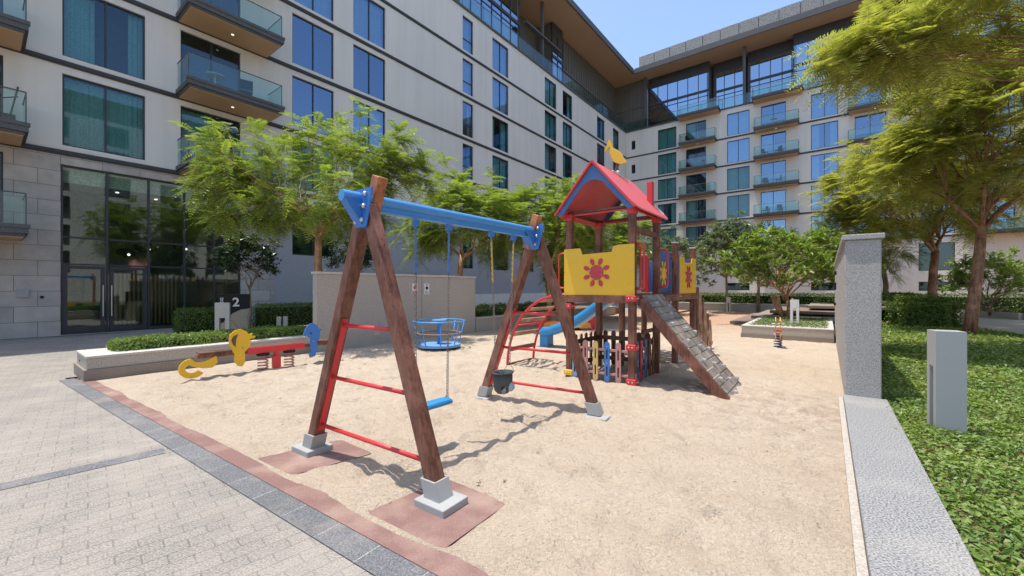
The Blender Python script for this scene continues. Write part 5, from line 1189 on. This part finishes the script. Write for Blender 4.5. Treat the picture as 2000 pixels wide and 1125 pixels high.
broad_tree('broadleaf_tree', 'pale leaved tree rising behind the frangipani', (16.2, 27.0, 0), (16.2, 27.0, 3.0), (15.6, 27.0, 4.6), (2.9, 1.8, 1.4), 260, 15, 35, L=.28, W=.12, mat='grey_green_leaf', bark='bark_grey', tr=.09, low=-.5)
broad_tree('broadleaf_tree', 'small pale leaved tree behind the twin posts of the play tower', (9.2, 24.0, 0), (9.2, 24.0, 2.0), (9.3, 24.0, 3.1), (1.9, 1.5, 1.8), 230, 14, 36, L=.26, W=.11, mat='grey_green_leaf', bark='bark_grey', tr=.07, low=-.8)
broad_tree('broadleaf_tree', 'thin pale leaved tree left of the tall reddish trunk', (20.2, 23.8, 0), (20.1, 23.8, 2.2), (20.2, 23.8, 3.4), (1.7, 1.5, 1.0), 60, 12, 37, L=.26, W=.11, mat='grey_green_leaf', bark='bark_grey', tr=.06, low=-.4)
broad_tree('frangipani', 'round frangipani bush with bare twisted stems at the right edge', (25.0, 21.4, .1), (25.0, 21.4, .7), (25.1, 21.4, 2.0), (2.1, 1.8, 1.45), 330, 14, 38, L=.26, W=.10, mat='frangipani_leaf', bark='bark_grey', tr=.07, stems=5, low=-.45, k=8)

# leafy ground cover on the right, grass on planters, fallen leaves
def cover(name, kind, area_fn, boxes, leaf, mat, seed, z0, h, label, cat, wr=.6):
    rng = np.random.default_rng(seed); Q = []
    for (a0, a1_, b0, b1, dens, ls) in boxes:
        n = int((a1_ - a0) * (b1 - b0) * dens); a = rng.uniform(a0, a1_, n); b = rng.uniform(b0, b1, n)
        P = np.array(RFO) + a[:, None] * np.array(D2) + b[:, None] * np.array(D1)
        hh = h * (.62 + .22 * np.sin(P[:, 0] * 1.9) * np.sin(P[:, 1] * 1.6 + 1) + .16 * np.sin(P[:, 0] * 5.1 + P[:, 1] * 4.3)); keep = area_fn(P[:, 0], P[:, 1], a, b, rng)
        lift = np.sqrt(rng.uniform(.05, 1, n)); edge = np.clip((a - .40) / .22, .35, 1)
        P[:, 2] = z0 + hh * lift * edge; P = P[keep]; n = len(P)
        N = unit(np.array([0, 0, 1.]) + rng.normal(0, .45, (n, 3))); D = unit(np.cross(N, rng.normal(0, 1, (n, 3)))); L = rng.uniform(.65, 1.3, n) * ls
        Q.append(leaf_quads(P, D, N, L, L * wr))
    q = quads_mesh(name, np.concatenate(Q), M[mat]); return tag(q, label, cat, None, kind)
def in_poly(x, y, P_):
    k = np.zeros(len(x), bool)
    for i in range(len(P_)):
        (x0, y0), (x1, y1) = P_[i - 1], P_[i]
        k ^= ((y0 > y) != (y1 > y)) & (x < (x1 - x0) * (y - y0) / (y1 - y0 + 1e-12) + x0)
    return k
def in_lawn(x, y, a, b, rng):
    k = ~in_poly(x, y, pth); k &= ~((b > 15.0) & (a < 3.8) & (a > 1.8))
    bare = np.exp(-((a - 3.2 - .35 * (b - 2)) / .16) ** 2) * ((b > .8) & (b < 4.0)); k &= rng.uniform(0, 1, len(x)) > bare * .85
    return k
cover('ground_cover', 'stuff', in_lawn, [(.38, 4.2, -5, -.5, 2300, .050), (.40, 4.6, -.5, 3.0, 1500, .055), (.50, 6, 3, 8, 620, .075), (.5, 9, 8, 19, 230, .105), (4.2, 14, -5, 3.0, 330, .085), (6, 14, 3, 9, 150, .12)], .05, 'cover_leaf', 41, .03, .15, 'dense leafy green ground cover right of the granite kerb', 'ground cover')
cover('grass', 'stuff', lambda x, y, a, b, rng: np.ones(len(x), bool), [(-2.2, -.2, 7.7, 12.4, 700, .09)], .05, 'grass_leaf', 42, .41, .10, 'short grass on the low tan planter', 'grass', .2)
rng = np.random.default_rng(5)
for i in range(60):
    x, y = [(rng.uniform(-1.3, .2), rng.uniform(3.0, 3.6)), (rng.uniform(1.2, 4.0), rng.uniform(2.6, 6)), (rng.uniform(-5, 3), rng.uniform(3.5, 9)), (rng.uniform(3.1, 4.4), rng.uniform(4.4, 5.8)), (rng.uniform(.8, 3.0), rng.uniform(2.3, 4))][i % 5]
    if (x - L0.x) * LN.x + (y - L0.y) * LN.y < .5 or x > 1.9 + .78 * (y - 2.13) - .2: continue
    m = MB(); a = rng.uniform(0, 6.28); d = Vector((math.cos(a), math.sin(a), 0)); s_ = Vector((-d.y, d.x, 0)); L_ = rng.uniform(.008, .028); c = Vector((x, y, .035))
    m.add([c - d * L_, c - d * L_ * .2 + s_ * L_ * .35 + UZ * .008, c + d * L_ + UZ * .004, c - d * L_ * .2 - s_ * L_ * .35 + UZ * .010], [(0, 1, 2, 3)])
    tag(m.build('fallen_leaf', M['bark_grey']), 'dry brown leaf fallen on the open sand', 'leaf', 'dry leaves scattered on the sand')

# ------------------------------------------------------------------ balcony furniture
def chair(F, u, p, z, rot, label, mat='black_paint'):
    th = thing('balcony_chair', F(u, p, z), label, 'chair', 'chairs out on the balconies'); o = F(u, p, z)
    ax = Vector((math.cos(rot), math.sin(rot), 0)); ay = Vector((-ax.y, ax.x, 0))
    m = MB(); m.obox(o + UZ * .44, ax * .23, ay * .23, UZ * .02); m.build('seat', M[mat], th)
    m = MB(); m.obox(o - ax * .22 + UZ * .68, ax * .015, ay * .23, UZ * .20); m.build('backrest', M[mat], th)
    for i in (-1, 1):
        for j in (-1, 1): m = MB(); m.bar(o + ax * .19 * i + ay * .19 * j, o + ax * .19 * i + ay * .19 * j + UZ * .43, .025); m.build('leg', M[mat], th)
def table(F, u, p, z, label, mat='white_paint', r_=.32):
    th = thing('balcony_table', F(u, p, z), label, 'table'); o = F(u, p, z)
    m = MB(); m.tube([o + UZ * .68, o + UZ * .71], r_, 16); m.build('table_top', M[mat], th); m = MB(); m.tube([o, o + UZ * .68], .03, 8); m.build('leg', M[mat], th); m = MB(); m.tube([o, o + UZ * .03], .2, 12); m.build('base', M[mat], th)
fl = ['lowest', 'second lowest', 'middle', 'second highest', 'highest']
z0 = 6.19 + ST + .19
table(LF, 4.1, .9, z0, 'round white table on the left wing balcony above the small feathery branches'); chair(LF, 5.2, .9, z0, 2.2, 'dark chair beside the round white table on the left wing balcony')
for k in range(5):
    z = 6.19 + ST * k
    if k in (0, 2, 4, 3): chair(BF, 7.7, .6, z, 1.0 + k, 'dark chair on the %s balcony of the left stack on the rear wing' % fl[k])
    if k in (2, 3): table(BF, 9.3, .6, z, 'small table on the %s balcony of the left stack on the rear wing' % fl[k], 'black_paint', .26)
    if k in (1, 2, 3): chair(BF, 15.2, .6, z, 2.0 + k, 'left dark chair on the %s balcony of the middle stack on the rear wing' % fl[k]); chair(BF, 16.4, .55, z, .4 + k, 'right dark chair on the %s balcony of the middle stack on the rear wing' % fl[k])
    if k in (0, 4): table(BF, 16.0, .6, z, 'pale table on the %s balcony of the middle stack on the rear wing' % fl[k])
th = thing('storage_box', LF(-1.3, 1.1, 6.4), 'black box and folded rack on the lowest upper balcony at the left edge', 'box')
m = MB(); m.fbox(LF, -1.9, -1.0, .9, 1.3, 6.40, 6.72); m.build('box_body', M['black_paint'], th, bevel=.02); m = MB(); m.bar(LF(-1.1, 1.1, 6.7), LF(-.95, 1.2, 7.6), .03); m.bar(LF(-1.9, 1.1, 6.9), LF(-.95, 1.2, 7.3), .03); m.build('rack', M['dark_metal'], th)
